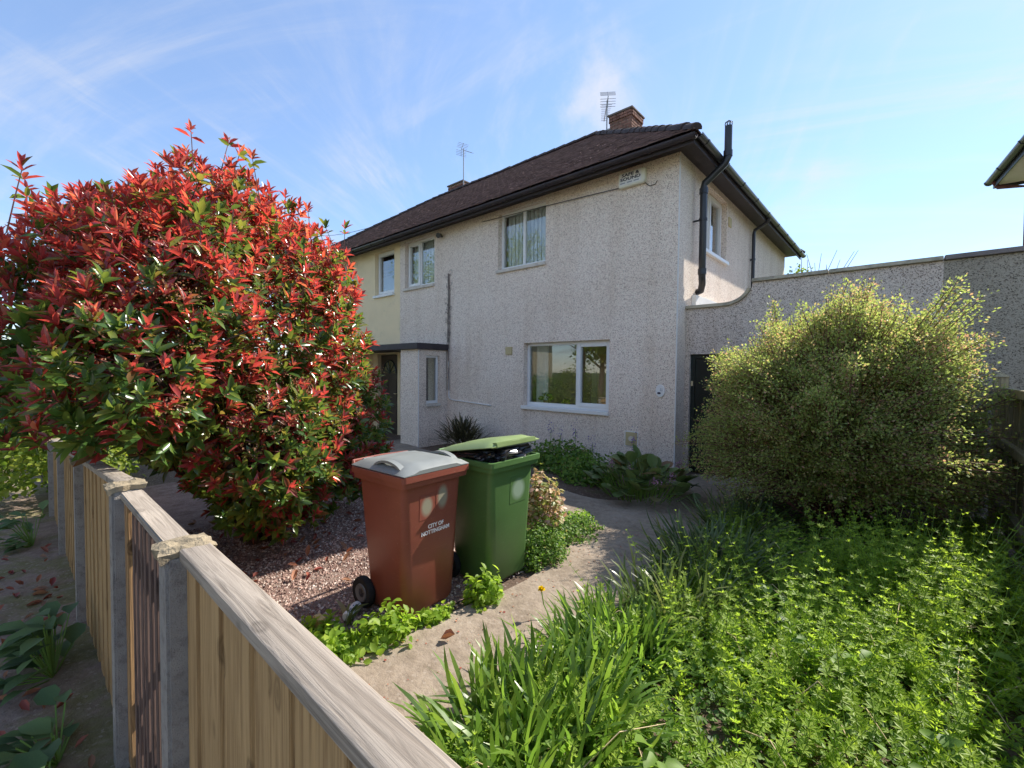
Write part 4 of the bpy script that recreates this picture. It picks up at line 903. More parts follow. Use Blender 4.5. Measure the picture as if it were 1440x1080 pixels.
    for i in k: q.append(pos[i]+axis[i]*.03+RNG.normal(0, 1, (70, 3))*np.array([.045, .045, .028]))
    q = np.concatenate(q); leaf_obj('flower_panicles', T_ROUND, q, randdir(len(q)), randdir(len(q)), RNG.uniform(.007, .014, len(q)), RNG.random(len(q)), M_PANI, parent=root)['kind'] = 'stuff'
    base = Vector((-4.45, 1.5, gz(-4.45)-.05))
    for c in list(lobes)+[(-4.0, 1.2, 1.6), (-4.8, 1.8, 2.2)]:
        e = Vector(c[:3])+Vector((0, 0, .15)); mid = base.lerp(e, .45)+Vector((random.uniform(-.15, .15), random.uniform(-.15, .15), -.05)); b0 = base+Vector((random.uniform(-.13, .13), random.uniform(-.13, .13), 0))
        m = MB(); m.tube([b0, b0.lerp(mid, .5)+Vector((0, 0, .08)), mid, mid.lerp(e, .6), e], [.038, .032, .025, .018, .009], 7)
        for s in range(7):
            t0 = mid.lerp(e, random.random()); t1 = t0+Vector((random.uniform(-.5, .5), random.uniform(-.5, .5), random.uniform(.1, .6))); m.tube([t0, t0.lerp(t1, .5)+Vector((0, 0, -.04)), t1], [.011, .008, .004], 5)
        m.build('branch', M_BARK, root, smooth=True)
    # fine twigs to sprig tips
    tw = MB()
    for i in list(RNG.permutation(n)[:1500])+list(range(n-len(sh), n))*1:
        p = pos[i]; q = p-axis[i]*.10-dr[i]*(RNG.uniform(.08, .28) if i < n-len(sh) else .34); tw.tube([tuple(q), tuple((p+q)/2-axis[i]*.0), tuple(p-axis[i]*.01)], [.005, .004, .003], 3, False)
    stuff(tw.build('twigs', M_TWIG, root, recalc=False))
whorl_shrub()

def fine_bush():
    c = np.array([-.56, 5.62, 0]); root = thing('fine_leaved_bush', (-.52, 5.62, 0), 'large domed bush with tiny yellow-green leaves before the garden wall', 'bush')
    nT = 3000; d = randdir(nT); d[:, 2] = np.where(d[:, 2] < -.5, -d[:, 2], d[:, 2]); d = unit(d)
    base = c+np.c_[RNG.normal(0, .16, nT), RNG.normal(0, .16, nT), np.clip(RNG.uniform(.15, .8, nT)+.35*d[:, 2], .05, 1.2)]
    lump = 1+.10*np.sin(d[:, 0]*3.7+1.4)*np.cos(d[:, 1]*3.1+.5)+.09*np.sin(d[:, 2]*7+d[:, 0]*4)+.05*np.sin(d[:, 0]*13)+RNG.normal(0, .08, nT)
    tip = c+np.array([0, 0, .98])+d*np.array([1.27, 1.12, 1.15])*lump[:, None]
    tip[:, 2] = np.maximum(tip[:, 2], .12); lo = tip[:, 2] < .9
    P, D, N, S, C = [], [], [], [], []; tw = MB()
    extra = [((.05, 5.4, 1.7), (.50, 5.25, 2.22)), ((0, 5.5, 1.7), (.36, 5.35, 2.36)), ((.1, 5.4, 1.6), (.58, 5.2, 1.98)), ((0, 5.5, 1.9), (.30, 5.4, 2.45)), ((-.6, 5.6, 2.0), (-.55, 5.55, 2.50)), ((-1.0, 5.5, 1.9), (-1.15, 5.5, 2.35))]
    for q in range(26):
        a_ = random.uniform(0, 6.28); e_ = random.uniform(.25, 1.35); u_ = np.array([math.cos(a_)*math.cos(e_), math.sin(a_)*math.cos(e_), math.sin(e_)]); s_ = c+np.array([0, 0, .98])+u_*np.array([1.05, .95, 1.0]); extra.append((tuple(s_), tuple(s_+u_*random.uniform(.18, .34)+np.array([0, 0, random.uniform(.0, .15)]))))
    for a, b in extra:
        for k in range(2):
            base = np.vstack([base, a]); tip = np.vstack([tip, np.array(b)+RNG.normal(0, .05, 3)]); d = np.vstack([d, unit(np.array(b)-np.array(a))])
    n = len(base); npt = 44
    mid = (base*.42+tip*.58)+np.c_[np.zeros((n, 2)), .16*np.linalg.norm(tip-base, axis=1)*np.clip(1-.3*d[:, 2], .3, 1.2)]*np.where(np.arange(n) < nT, 1, .1)[:, None]
    for t in np.linspace(.38, 1, npt):
        t_ = np.clip(t+RNG.uniform(-.02, .02, n), 0, 1)[:, None]; p = (1-t_)**2*base+2*t_*(1-t_)*mid+t_**2*tip; tan = unit(2*(1-t_)*(mid-base)+2*t_*(tip-mid)+1e-6)
        for s in range(3):
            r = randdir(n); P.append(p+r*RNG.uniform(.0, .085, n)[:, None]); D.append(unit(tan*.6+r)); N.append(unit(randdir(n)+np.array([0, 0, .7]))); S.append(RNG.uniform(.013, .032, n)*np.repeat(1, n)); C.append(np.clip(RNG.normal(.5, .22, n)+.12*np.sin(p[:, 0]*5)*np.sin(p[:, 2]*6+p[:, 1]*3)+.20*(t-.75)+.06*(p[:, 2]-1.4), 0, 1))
    P, D, N, S, C = map(np.concatenate, (P, D, N, S, C)); ok = P[:, 2] > .04
    leaf_obj('foliage', T_TINY, P[ok], D[ok], N[ok], S[ok], C[ok], M_BUSH, parent=root, smooth=False)['kind'] = 'stuff'
    for i in range(n):
        pts = [tuple((1-t)**2*base[i]+2*t*(1-t)*mid[i]+t*t*tip[i]) for t in (0, .25, .5, .75, 1)]; tw.tube(pts, [.007, .006, .005, .004, .0022], 3, False)
    stuff(tw.build('twigs', M_TWIG, root, recalc=False))
    for k in range(9):
        a = k*.7; m = MB(); m.tube([(c[0]+.06*math.cos(a), c[1]+.06*math.sin(a), -.05), (c[0]+.15*math.cos(a), c[1]+.15*math.sin(a), .4), (c[0]+.45*math.cos(a), c[1]+.45*math.sin(a), 1.0)], [.022, .018, .009], 6); m.build('stem', M_BARK, root, smooth=True)
fine_bush()

def blade_T(L=1.0, seg=5, bend=.5):
    v, f = [], []
    for i in range(seg+1):
        t = i/seg; w = .5*(1-.15*t)*(1-max(0, (t-.72)/.28)**1.7); y = t-.12*bend*t**3; z = -bend*.55*t**2.4
        v += [(-w, y, z+.12*w), (w, y, z+.12*w)]
    for i in range(seg): f.append((2*i, 2*i+1, 2*i+3, 2*i+2))
    return np.array(v), f
T_BL = [blade_T(1, 6, b) for b in (.12, .35, .7, 1.1)]
def strap_clump(label, cx, cy, rx_, ry_, n, hl, wid, mat, parts=False, dark=False, lean=.45, grp=None, z0=None):
    z0 = gz(cx) if z0 is None else z0
    root = thing('strap_leaved_plant', (cx, cy, z0), label, 'plant', grp)
    a = RNG.uniform(0, 2*math.pi, n); rr = np.sqrt(RNG.random(n)); px, py = cx+rx_*rr*np.cos(a), cy+ry_*rr*np.sin(a)
    P = np.c_[px, py, gz(px)-.01]; out = np.c_[np.cos(a)*rr, np.sin(a)*rr, np.zeros(n)]
    D = unit(np.c_[RNG.normal(0, .22, (n, 2)), np.ones(n)]+out*lean); L = RNG.uniform(hl[0], hl[1], n); C = np.clip(RNG.normal(.5, .25, n), 0, 1)
    N = unit(-D[:, 2:]*np.c_[D[:, :2], np.zeros(n)]+np.array([0, 0, .25])+RNG.normal(0, .35, (n, 3))); kind = RNG.choice(4, n, p=[.4, .34, .19, .07]); W_ = RNG.uniform(.75, 1.2, n)*wid/L
    top = np.zeros(n, bool)
    if parts: top[np.argsort(np.hypot(px, py))[:290]] = True
    for k in range(4):
        s = kind == k
        if parts:
            libs = [leaf_mesh('leaf', T_BL[k], np.zeros((1, 3)), np.array([(0, 1., 0)]), np.array([(0, 0, 1.)]), np.ones(1), np.array([c]), mat) for c in (.1, .35, .6, .9)]
            for i in np.where(s & top)[0]:
                M4 = frame_mat(D[i], N[i]); o = place('leaf', libs[min(3, int(C[i]*4))], root, P[i], M4.to_euler(), (L[i]*W_[i], L[i], L[i]))
        r_ = s & ~top
        if r_.any(): leaf_obj('leaves', T_BL[k], P[r_], D[r_], N[r_], L[r_], C[r_], mat, parent=root, wid=W_[r_])['kind'] = 'stuff'
    return root
strap_clump('bright green broad strap-leaved clump at the path foot by the fence', -1.12, 1.40, .30, .46, 560, (.24, .42), .023, M_STRAP, True)
strap_clump('bright strap-leaved clump beside the dandelion', -1.17, 2.15, .24, .32, 360, (.22, .38), .020, M_STRAP, True)
strap_clump('bluish strap-leaved clump between dandelion clump and drooping dark clump', -1.08, 2.8, .27, .30, 190, (.28, .46), .017, M_STRAPD, True)
strap_clump('drooping dark green strap-leaved clump halfway along the path', -1.12, 3.62, .32, .40, 280, (.32, .52), .018, M_STRAPD, True, lean=.9)
strap_clump('dark strap-leaved clump at the foot of the domed bush', -1.20, 4.75, .30, .38, 170, (.3, .5), .018, M_STRAPD, False, lean=.8)
strap_clump('small strap-leaved clump against the side fence', .52, 3.9, .12, .16, 40, (.3, .5), .026, M_STRAPD, False)

# --- weeds in the bed: ground cover and cleavers (nobody could count them)
def in_bed(x, y):
    return (x > -1.42+.05*np.sin(y*5)) & (x < .66) & (y > .40) & (y < 6.3)
n = 42000; x = RNG.uniform(-1.45, .68, n); y = RNG.uniform(.4, 6.2, n); dens = .45+.55*np.sin(x*4.1+1)*np.cos(y*3.3)+.35*np.sin(x*9+y*7); ok = in_bed(x, y) & (RNG.random(n) < np.clip(.75+dens*.4, .25, 1)) & ~((y > 4.6) & (RNG.random(n) < .5)); x, y = x[ok], y[ok]; n = len(x)
hh = .05+.12*np.clip(.5+.5*np.sin(x*3.3+y*1.7)*np.cos(y*2.1-x), 0, 1)
z = RNG.random(n)**.6*hh+.01; nr = unit(np.c_[RNG.normal(0, .45, (n, 2)), np.ones(n)]); d = unit(np.cross(nr, randdir(n)))
cov = leaf_obj('ground_cover', T_ROUND, np.c_[x, y, z], d, nr, RNG.uniform(.014, .034, n), np.clip(RNG.normal(.5, .22, n)+.2*np.sin(x*5+y*4), 0, 1), M_COVER, org=(0, 0, 0))
stuff(cov); cov['label'] = 'low green ground cover filling the bed right of the path'; cov['category'] = 'ground cover'
def cleavers(name, xs, ys, hmin, hmax, label, tall=None):
    n = len(xs); L = RNG.uniform(hmin, hmax, n)*(1 if tall is None else tall); lean = unit(np.c_[RNG.normal(0, .55, (n, 2)), np.ones(n)*1.0]); side_ = randdir(n)*.25
    P, D, N, S, C = [], [], [], [], []; st_ = MB(); base = np.c_[xs, ys, np.full(n, .0)+.0]
    nw_ = 8
    for k in range(nw_):
        t = (k+1.2)/(nw_+.2); p = base+lean*(L*t)[:, None]+side_*(L*t*t)[:, None]*.6; ax_ = unit(lean+side_*t*1.2); o = unit(np.cross(ax_, randdir(n))); o2 = np.cross(ax_, o); nl = 7
        ll = RNG.uniform(.028, .050, n)*(1.1-.45*t) if k < nw_-1 else RNG.uniform(.012, .022, n)
        for j in range(nl):
            a = 2*math.pi*j/nl; r = o*math.cos(a)+o2*math.sin(a); up_ = .35 if k < nw_-1 else 1.0
            P.append(p); D.append(unit(r+ax_*(up_+RNG.uniform(-.15, .2, n))[:, None])); N.append(ax_); S.append(ll); C.append(np.clip(RNG.normal(.35+.45*t, .15, n), 0, 1))
    P, D, N, S, C = map(np.concatenate, (P, D, N, S, C)); o = leaf_obj(name, T_NARROW, P, D, N, S*1.0, C, M_CLEAV, org=(0, 0, 0), wid=np.full(len(P), 1.5), smooth=False)
    stuff(o); o['label'] = label; o['category'] = 'weeds'
    for i in range(n): st_.tube([tuple(base[i]+lean[i]*L[i]*t+side_[i]*L[i]*t*t*.6) for t in (0, .35, .7, 1)], [.0025, .0022, .002, .0014], 3, False)
    s = st_.build('stems', M_STEMG, o, recalc=False); return o
n = 2200; x = RNG.uniform(-1.3, .66, n); y = RNG.uniform(.42, 5.0, n); ok = in_bed(x, y) & (RNG.random(n) < np.clip(.55+.6*np.sin(x*2.6-.6)*np.sin(y*1.5+.4)+.25*np.sin(7*x+5*y), .08, 1)); x, y = x[ok], y[ok]
cleavers('cleavers', x, y, .14, .34, 'mass of whorled green cleavers sprawling over the bed')
n = 420; x = RNG.normal(.12, .27, n); y = RNG.normal(4.05, .42, n); ok = in_bed(x, y); cleavers('tall_cleavers', x[ok], y[ok], .36, .74, 'tall upright stand of whorled cleavers by the side fence')
n = 260; x = RNG.normal(-.45, .4, n); y = RNG.normal(3.0, .55, n); ok = in_bed(x, y); cleavers('rising_cleavers', x[ok], y[ok], .28, .55, 'cleavers with rising shoots in front of the domed bush')
n = 80; x = RNG.normal(.5, .1, n); y = RNG.normal(5.6, .3, n); ok = in_bed(x, y); cleavers('shaded_cleavers', x[ok], y[ok], .3, .55, 'shaded cleavers between the domed bush and side fence')

def bed_mix():
    P, D, N, S, C = [], [], [], [], []; dead = MB()
    for k in range(46):      # loose broad-leaved seedlings among the cleavers
        x0, y0 = random.uniform(-.95, .55), random.uniform(.7, 4.6); n = random.randint(10, 26); s0 = random.uniform(.035, .085); h = random.uniform(.08, .30)
        d = randdir(n); d[:, 2] = np.abs(d[:, 2])*.5+.05; d = unit(d); P.append(np.array([x0, y0, .02])+np.c_[d[:, :2]*.03, RNG.random(n)*h]); D.append(d); N.append(unit(np.array([0, 0, 1.])+RNG.normal(0, .25, (n, 3)))); S.append(RNG.uniform(.6, 1.2, n)*s0); C.append(np.clip(RNG.normal(random.uniform(.3, .8), .12, n), 0, .96))
    P, D, N, S, C = map(np.concatenate, (P, D, N, S, C)); o = leaf_obj('broadleaf_weeds', T_leaf(.34, .18, .18), P, D, N, S, C, M_COVER, org=(0, 0, 0)); stuff(o); o['label'] = 'scattered broad-leaved seedlings among the cleavers'; o['category'] = 'weeds'
    for k in range(90):
        x0, y0 = random.uniform(-1.2, .6), random.uniform(.6, 4.8); a = random.uniform(0, 6.28); L = random.uniform(.15, .45); t = random.uniform(.1, .8); z = random.uniform(.03, .18)
        dead.tube([(x0, y0, z), (x0+.5*L*math.cos(a), y0+.5*L*math.sin(a), z+.05+.3*L*t), (x0+L*math.cos(a), y0+L*math.sin(a), z+.35*L*t)], [.003, .0025, .0015], 4, False)
    o = dead.build('dead_stems', M_STRAW, org=(0, 0, 0), recalc=False); stuff(o); o['label'] = 'dry straw-coloured dead stems lying through the weeds'; o['category'] = 'dead stems'
bed_mix()
def mound(name, label, cat, cx, cy, rx_, ry_, h, n, T, size, mat, z0=None, grp=None, part='foliage', lo=0, bump=.18):
    z0 = gz(cx) if z0 is None else z0; root = thing(name, (cx, cy, z0), label, cat, grp)
    d = randdir(n); d[:, 2] = np.abs(d[:, 2]); rr = 1-.5*RNG.random(n)**1.8; lump = 1+bump*np.sin(d[:, 0]*6+cx*3)*np.cos(d[:, 1]*7+cy)+RNG.normal(0, bump*.35, n)
    P = np.array([cx, cy, z0+lo])+d*np.array([rx_, ry_, h-lo])*(rr*lump)[:, None]; N = unit(d+np.array([0, 0, .5])+RNG.normal(0, .4, (n, 3))); D = unit(np.cross(N, randdir(n))+d*.4)
    leaf_obj(part, T, P, D, N, RNG.uniform(size[0], size[1], n), np.clip(RNG.normal(.5, .25, n), 0, 1), mat, parent=root)['kind'] = 'stuff'
    m = MB()
    for k in range(12): a = k*2.4; r = .25+.6*random.random(); m.tube([(cx, cy, z0-.02), (cx+rx_*.3*r*math.cos(a), cy+ry_*.3*r*math.sin(a), z0+h*.4), (cx+rx_*r*.8*math.cos(a), cy+ry_*r*.8*math.sin(a), z0+h*.75)], [.006, .005, .003], 4)
    m.build('stems', M_STEMG if h < 1 else M_BARK, root); return root
LF = T_leaf(.32, .15, .15)
mound('ivy_mat', 'dense low mat of small dark leaves edging the inner path curve', 'ground cover', -2.50, 3.55, .34, .52, .16, 3600, T_ROUND, (.018, .034), M_COVER)
mound('trailing_plant', 'pale dense trailing plant tucked beside the green bin foot', 'ground cover', -2.26, 2.92, .20, .30, .30, 3200, T_ROUND, (.014, .028), M_COVER)
mound('pink_shrub', 'small shrub with pink and cream variegated leaf tips behind the green bin', 'shrub', -2.42, 3.12, .20, .20, .66, 950, LF, (.035, .065), M_PIER, lo=.25)
mound('leafy_perennial', 'dark green leafy perennial mound against the house wall under the window', 'plant', -4.15, 6.0, .75, .45, .42, 2600, T_ROUND, (.03, .06), M_COVER)
mound('low_perennial', 'low dark green mound of leaves between perennial and bergenia', 'plant', -3.45, 5.55, .42, .40, .33, 1500, T_ROUND, (.03, .055), M_COVER)
def weeds(label, cx, cy, rx_, ry_, h, n):
    return mound('path_weeds', label, 'weeds', cx, cy, rx_, ry_, h, n, LF, (.025, .065), M_CLEAV, bump=.4)
weeds('bright weeds around the wooden stake at the path edge', -2.42, 1.14, .22, .14, .12, 900)
weeds('broad weeds growing at the brown bin foot', -2.24, 1.42, .12, .17, .16, 600)
weeds('thin strip of weeds before the brown bin base', -2.2, 1.74, .06, .14, .07, 260)
weeds('leafy weed tuft between the two bins at the path edge', -2.13, 2.12, .11, .12, .19, 420)
strap_clump('two broad weed leaves standing beside the drink can', -2.58, 1.33, .05, .04, 7, (.12, .19), .045, M_STRAPD, False, lean=.5)
# bergenia: each big leaf is a part
bg_ = thing('bergenia', (-2.45, 5.25, 0), 'bergenia clump with large round glossy leaves by the house corner', 'plant')
bl2 = [leaf_mesh('leaf', (np.array([(0, 0, 0), (-.20, .10, .05), (-.42, .38, .09), (-.40, .72, .06), (-.2, .97, .0), (0, 1.02, -.05), (.2, .97, 0), (.40, .72, .06), (.42, .38, .09), (.20, .10, .05), (0, .5, -.02)]), [(10, i, i+1) for i in range(9)]+[(10, 9, 0)]), np.zeros((1, 3)), np.array([(0, 1., 0)]), np.array([(0, 0, 1.)]), np.ones(1), np.array([.5]), M_BERG)]
stm = MB()
for i in range(125):
    a = random.uniform(0, 2*math.pi); r = math.sqrt(random.random()); x, y = -2.50+.62*r*math.cos(a), 5.30+.50*r*math.sin(a); zc = .08+.32*(1-r*r)*random.uniform(.6, 1.1)+.06
    out = Vector((math.cos(a)*r, math.sin(a)*r, 0)); d = (out*1.0+Vector((random.uniform(-.5, .5), random.uniform(-.5, .5), random.uniform(-.1, .9)))).normalized(); nrm_ = Vector((random.uniform(-.3, .3), random.uniform(-.3, .3), 1))-out*.1
    s = random.uniform(.13, .22); place('leaf', bl2[0], bg_, (x, y, zc), frame_mat(d, nrm_).to_euler(), (s, s, s)); stm.tube([(-2.50+.4*r*math.cos(a), 5.30+.35*r*math.sin(a), -.02), (x, y, zc)], .006, 4)
stm.build('stalks', M_STEMG, bg_)
def flowers(name, label, cat, pts, mat, stem_h, nfl, spread, size):
    for k, (x, y) in enumerate(pts):
        t = thing(name, (x, y, gz(x)), label, cat, label); m = MB(); top = (x+random.uniform(-.04, .04), y+random.uniform(-.04, .04), stem_h*random.uniform(.85, 1.1)); m.tube([(x, y, gz(x)-.02), top], .005, 5); m.build('stem', M_STEMG, t)
        P = np.array(top)+RNG.normal(0, 1, (nfl, 3))*np.array(spread); leaf_obj('flower_head', T_ROUND, P, randdir(nfl), randdir(nfl), RNG.uniform(size[0], size[1], nfl), RNG.random(nfl), mat, parent=t)['kind'] = 'stuff'
flowers('bergenia_flower', 'pink bergenia flower head standing among the round leaves', 'flower', [(-2.55, 5.0), (-2.15, 4.95), (-2.05, 5.15), (-2.85, 5.25), (-2.6, 5.75), (-2.2, 5.75)], M_PINKF, .36, 60, (.022, .022, .03), (.012, .022))
flowers('bluebell', 'violet bluebell spike against the pebbledash under the window', 'flower', [(-4.6, 6.2), (-4.35, 6.1), (-4.15, 6.3), (-3.55, 5.9), (-3.0, 6.1)], M_BLUEB, .56, 46, (.028, .028, .085), (.014, .026))
# dark spiky plant under the slit window
sp_ = thing('spiky_plant', (-6.75, 6.1, gz(-6.75)), 'dark spiky rounded plant between the porch and the ground floor window', 'plant')
n = 520; d = randdir(n); d[:, 2] = np.abs(d[:, 2])*.9+.1; d = unit(d); P = np.array([-6.75, 6.1, gz(-6.75)+.12])+d*np.array([.55, .45, .42])*RNG.uniform(.3, 1.05, n)[:, None]
leaf_obj('leaves', T_BL[1], P, unit(d+np.array([0, 0, .45])+RNG.normal(0, .2, (n, 3))), unit(np.array([0, 0, 1.])-d*.5), RNG.uniform(.20, .34, n), RNG.random(n), M_SPIKE, parent=sp_, wid=np.full(n, .085))['kind'] = 'stuff'
m = MB(); m.tube([(-6.75, 6.1, gz(-6.75)-.05), (-6.75, 6.1, .2)], .03, 6); m.build('stem', M_BARK, sp_)
# dandelion
dn = thing('dandelion', (-1.72, 2.24, 0), 'yellow dandelion flower at the path edge', 'flower')
m = MB(); m.tube([(-1.62, 2.24, -.01), (-1.70, 2.24, .10), (-1.72, 2.24, .185)], .004, 5); m.build('stem', M_STEMG, dn)
n = 130; a = RNG.uniform(0, 6.28, n); el = RNG.uniform(.05, 1.5, n); d = np.c_[np.cos(a)*np.cos(el), np.sin(a)*np.cos(el), np.sin(el)]
leaf_obj('petals', T_ROUND, np.tile((-1.72, 2.24, .185), (n, 1)), d, unit(np.array([0, 0, 1.])+d*.2), RNG.uniform(.020, .030, n), RNG.random(n), M_YEL, parent=dn, wid=np.full(n, .5))['kind'] = 'stuff'
# broad leaved alkanet outside the fence, each leaf a part
alm = [leaf_mesh('leaf', T_leaf(.30, .16, d_), np.zeros((1, 3)), np.array([(0, 1., 0)]), np.array([(0, 0, 1.)]), np.ones(1), np.array([.5]), M_ALK) for d_ in (.1, .3)]
def alkanet(label, x, y, n, s0, s1, h, spread=1):
    t = thing('broad_leaved_weed', (x, y, pz(x)), label, 'weeds'); stm = MB()
    for i in range(n):
        a = random.uniform(0, 2*math.pi) if spread == 1 else random.uniform(math.pi*.75, math.pi*1.9); r = random.uniform(.02, .16)*spread; z = pz(x)+.02+random.random()*h; p = (x+r*math.cos(a), y+r*math.sin(a)*.8, z); s = random.uniform(s0, s1)
        if p[1] > .22: p = (p[0], .21, p[2])
        d = Vector((math.cos(a), math.sin(a)-.35, random.uniform(-.1, .6))); place('leaf', random.choice(alm), t, p, frame_mat(d, Vector((random.uniform(-.3, .3), random.uniform(-.4, .1), 1))).to_euler(), (s, s, s)); stm.tube([(x, y, pz(x)-.01), p], .004, 4)
    stm.build('stalks', M_STEMG, t)
alkanet('spreading broad-leaved weed at the fence foot under the shrub', -3.55, .12, 46, .10, .19, .28, 1.5)
alkanet('broad-leaved weed at the foot of the gate post', -2.72, .10, 20, .10, .18, .16, 1.2)
alkanet('large broad-leaved weed at the gate foot', -2.36, .04, 16, .10, .19, .14, 1.1)
alkanet('broad-leaved weed under the farther fence lengths', -6.6, .1, 30, .1, .18, .3, 1.6)
# hedges and bushes past the shrub, along the street
def hedge(label, cx, cy, rx_, ry_, h, n, z0): return mound('street_bush', label, 'bush', cx, cy, rx_, ry_, h, n, LF, (.05, .10), M_HEDGE, z0, None, lo=.3)
hedge('yellow-green bush past the red shrub beside the pavement', -8.9, .35, 1.0, .9, 1.9, 5200, pz(-8.9))
hedge('sunny yellow-green bush overhanging the pavement farther along the street', -13.5, -.1, 1.6, 1.0, 2.6, 5200, pz(-13.5))
hedge('tall hedge in front of the cream house', -12.5, 2.5, 2.2, 1.2, 2.3, 5000, gz(-12))
hedge('far street bush closing the view along the road', -22, -2.0, 3.0, 2.5, 3.4, 6000, pz(-20)-.1)
mound('added_dark_hedge', 'long dark hedge added across the street to dim the ground floor window reflection', 'hedge', -18.5, -11.2, 6.5, .7, 1.9, 9000, LF, (.09, .16), M_COVER, pz(-18.5)-.06)  # unseen hedge added to darken what the ground floor window mirrors
# fallen leaves
def fallen(label, n, xr, yr, zf, s=(.05, .10)):
    x = RNG.uniform(*xr, n); y = RNG.uniform(*yr, n); z = zf(x)+.012; nr = unit(np.c_[RNG.normal(0, .35, (n, 2)), np.ones(n)]); o = leaf_obj('fallen_leaves', T_leaf(.22, .5, -.25), np.c_[x, y, z], unit(np.cross(nr, randdir(n))), nr, RNG.uniform(*s, n), RNG.random(n), M_DEAD, org=(0, 0, 0)); stuff(o); o['label'] = label; o['category'] = 'leaf litter'
fallen('fallen red and brown leaves littering the pavement soil', 230, (-6.5, -1.6), (-.9, .22), pz)
fallen('fallen crimson leaves scattered on the gravel under the shrub', 110, (-5.5, -2.7), (.6, 2.6), lambda x: gz(x)+.02)
dl = thing('dead_leaf', (-1.95, 1.67, .024), 'single curled orange dead leaf lying on the sunny path', 'leaf')
leaf_obj('blade', T_leaf(.27, .8, -.3), np.array([(-1.99, 1.63, .03)]), np.array([(.75, .55, .06)]), np.array([(0, 0, 1.)]), np.array([.09]), np.array([.62]), M_DEAD, parent=dl)
n = 260; x = RNG.uniform(-2.35, -1.35, n); y = RNG.uniform(.8, 4.3, n); o = leaf_obj('path_litter', T_ROUND, np.c_[x, y, np.full(n, .027)], randdir(n)*np.array([1, 1, .1]), np.tile((0, 0, 1.), (n, 1))+RNG.normal(0, .2, (n, 3)), RNG.uniform(.006, .018, n), RNG.random(n), M_DEAD, org=(0, 0, 0)); stuff(o); o['label'] = 'small crumbs of leaf litter scattered on the concrete path'; o['category'] = 'leaf litter'
# gravel stones
def stones(n, xr, yr):
    x = RNG.uniform(*xr, n); y = RNG.uniform(*yr, n); s = RNG.uniform(.006, .015, n)
    base = np.array([(1, 0, 0), (-.5, .87, 0), (-.5, -.87, 0), (.35, .2, .75), (-.4, .1, .65)]); k = len(base)
    a = RNG.uniform(0, 6.28, n); c_, s_ = np.cos(a), np.sin(a); B = base[None]*(1+RNG.normal(0, .22, (n, k, 3))); V = np.stack([B[..., 0]*c_[:, None]-B[..., 1]*s_[:, None], B[..., 0]*s_[:, None]+B[..., 1]*c_[:, None], B[..., 2]], -1)*s[:, None, None]+np.c_[x, y, gz(x)+.012][:, None]
    f = np.array([(0, 1, 3), (1, 2, 4), (2, 0, 3), (1, 4, 3), (2, 3, 4)]); F = (np.arange(n)*k)[:, None, None]+f[None]
    m = bpy.data.meshes.new('gravel'); m.from_pydata(V.reshape(-1, 3).tolist(), [], F.reshape(-1, 3).tolist()); at = m.attributes.new('rnd', 'FLOAT', 'FACE'); at.data.foreach_set('value', np.repeat(RNG.random(n), 5).astype(np.float32))
    o = link('gravel', m, M_STONE, None, (0, 0, 0)); stuff(o); o['label'] = 'loose brown and cream gravel around the bins and shrub'; o['category'] = 'gravel'
stones(26000, (-5.2, -2.22), (.6, 3.3))
m = MB(); rg_ = [(random.uniform(.8, 1.2)) for _ in range(40)]
def rock(x, y, z, sx, sy, sz, label):
    m = MB(); rings = []
    for j, t in enumerate(np.linspace(0, 1, 6)): rings.append([(x+sx*math.cos(a)*math.sqrt(max(.02, 1-t*t))*random.uniform(.85, 1.1), y+sy*math.sin(a)*math.sqrt(max(.02, 1-t*t))*random.uniform(.85, 1.1), z+sz*t*random.uniform(.9, 1.05)) for a in np.linspace(0, 6.283, 13)[:-1]])
    m.loft(rings); tag(m.build('rock', M_CONC), label, 'rock')
rock(-.22, 2.78, -.02, .10, .13, .17, 'half buried grey-brown rock among the cleavers')
# window sill plants
def potplant(x, y, z, label, s):
    t = thing('pot_plant', (x, y, z), label, 'pot plant'); m = MB(); m.tube([(x, y, z), (x, y, z+.09*s)], [.04*s, .055*s], 12); m.build('pot', M_POT, t)
    n = 60; d = randdir(n); d[:, 2] = np.abs(d[:, 2]); leaf_obj('foliage', LF, np.tile((x, y, z+.1*s), (n, 1))+d*.06*s, d, unit(np.cross(d, randdir(n))), RNG.uniform(.05, .09, n)*s, RNG.random(n), M_COVER, parent=t)
m = MB(); m.box(WG[0]-.05, WG[1]+.05, YF+.262, YF+.48, .86, .90); m.build('inner_sill', M_UPVC, house)
potplant(-5.42, YF+.36, .90, 'small plant pot behind the glass beside the curtain', 1.2); potplant(-4.95, YF+.38, .90, 'tiny plant pot in the middle of the window sill', .7)
# twigs and small tree behind the garden wall
bt = thing('bare_sapling', (-1.75, 14.5, -.75), 'bare twiggy sapling showing above the garden wall coping', 'tree')
m = MB(); m.tube([(-1.75, 14.5, -.75), (-1.8, 14.5, 2.0), (-1.9, 14.5, 4.0)], [.06, .045, .025], 7); m.build('trunk', M_BARK, bt)
m = MB()
for k in range(16):
    x0 = -2.2+1.2*k/15; b0 = (-1.85+.2*random.uniform(-1, 1), 14.5, 3.2+random.uniform(-.3, .4)); tip = (x0+random.uniform(-.1, .1), 14.5+random.uniform(-.4, .4), random.uniform(4.25, 5.15) - .25*k/15); mid = tuple((b0[i]+tip[i])/2+(.12*random.uniform(-1, 1) if i < 2 else -.1) for i in range(3)); m.tube([b0, mid, tip], [.014, .010, .005], 5)
m.build('twigs', M_TWIG, bt)
n = 160; P = np.array([-2.25, 14.5, 4.35])+RNG.normal(0, 1, (n, 3))*np.array([.14, .14, .12]); leaf_obj('crown', LF, P, randdir(n), randdir(n), RNG.uniform(.05, .09, n), RNG.random(n), M_HEDGE, parent=bt)['kind'] = 'stuff'
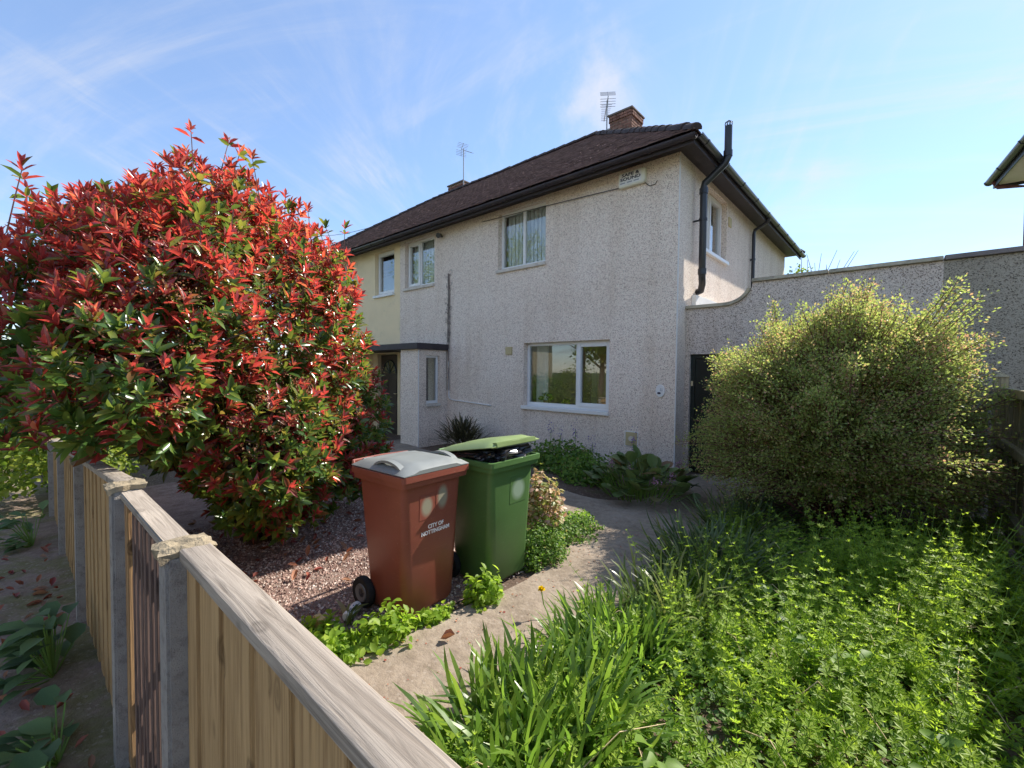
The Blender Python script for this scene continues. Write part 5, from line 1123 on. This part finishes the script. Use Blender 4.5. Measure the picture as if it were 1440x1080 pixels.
# trees across the street: they show in the window reflections
def tree(x, y, h, r, n, mat):
    t = thing('street_tree', (x, y, -.4), 'leafy spring tree across the street mirrored in the windows', 'tree', 'trees across the street'); m = MB(); m.tube([(x, y, -.6), (x+.1, y, h*.35), (x, y+.1, h*.75)], [.22, .16, .07], 8)
    for k in range(9): a = k*2.4; m.tube([(x, y, h*(.28+.04*k)), (x+r*.45*math.cos(a), y+r*.45*math.sin(a), h*(.45+.045*k)), (x+r*.8*math.cos(a), y+r*.8*math.sin(a), h*(.55+.04*k))], [.08, .05, .02], 6)
    m.build('trunk', M_BARK, t, smooth=True); nb_ = 26; cb = np.array([x, y, h*.64])+randdir(nb_)*np.array([r*.75, r*.75, h*.27])*RNG.uniform(.4, 1, (nb_, 1)); i = RNG.integers(0, nb_, n); P = cb[i]+randdir(n)*RNG.uniform(.1, 1, (n, 1))**.5*r*.36
    leaf_obj('crown', LF, P, randdir(n), randdir(n), RNG.uniform(.12, .22, n), RNG.random(n), mat, parent=t)['kind'] = 'stuff'
for x, y, h, r in ((-22.5, -12, 13.5, 4.0), (-17.5, -13.5, 11.5, 3.4), (-14.5, -11, 5.6, 2.6), (-9, -12.5, 6.5, 2.8), (-3, -12, 5.5, 2.6), (-34, -13, 14, 4.5), (-28, -13, 10.5, 3.4)): tree(x, y, h, r, 6000, M_HEDGE)

# unseen white houses added across the street to bounce sunlight onto the house front
def opposite(x0, x1, label):
    z0 = pz((x0+x1)/2)-.4; t = thing('added_bounce_house', ((x0+x1)/2, -17.5, z0), label, 'house'); mp = lambda u, d, z: (u, -17.5-d, z+z0+.3); n = int((x1-x0)/2.6); holes = []
    for k in range(n):
        u = x0+1.0+k*(x1-x0-1.2)/n; holes += [(u, u+1.2, .9, 2.1), (u, u+1.2, 3.6, 4.8)]
    wall('front_wall', mp, x0, x1, -.3, 5.2, holes, .25, M_WHITE, t); m = MB(); m.box(x0, x1, -24, -17.8, z0, z0+5.4); m.build('house_body', M_CREAM, t)
    for h in holes: window(t, mp, h, [(h[0]+h[1])/2])
    m = MB(); a, b, c = x0-.3, x1+.3, z0+5.5; m.add([(a, -17.1, c), (b, -17.1, c), (b, -24.4, c), (a, -24.4, c), (a+3, -20.7, c+2.6), (b-3, -20.7, c+2.6)], [(0, 1, 5, 4), (2, 3, 4, 5), (3, 0, 4), (1, 2, 5), (3, 2, 1, 0)]); m.build('roof', M_TILE, t)
opposite(-39, -28, 'unseen white house added to bounce light, across the street behind the far trees'); opposite(-14, -3, 'unseen white house added to bounce light, directly across the street'); opposite(0, 11, 'unseen white house added to bounce light, across the street to the east')
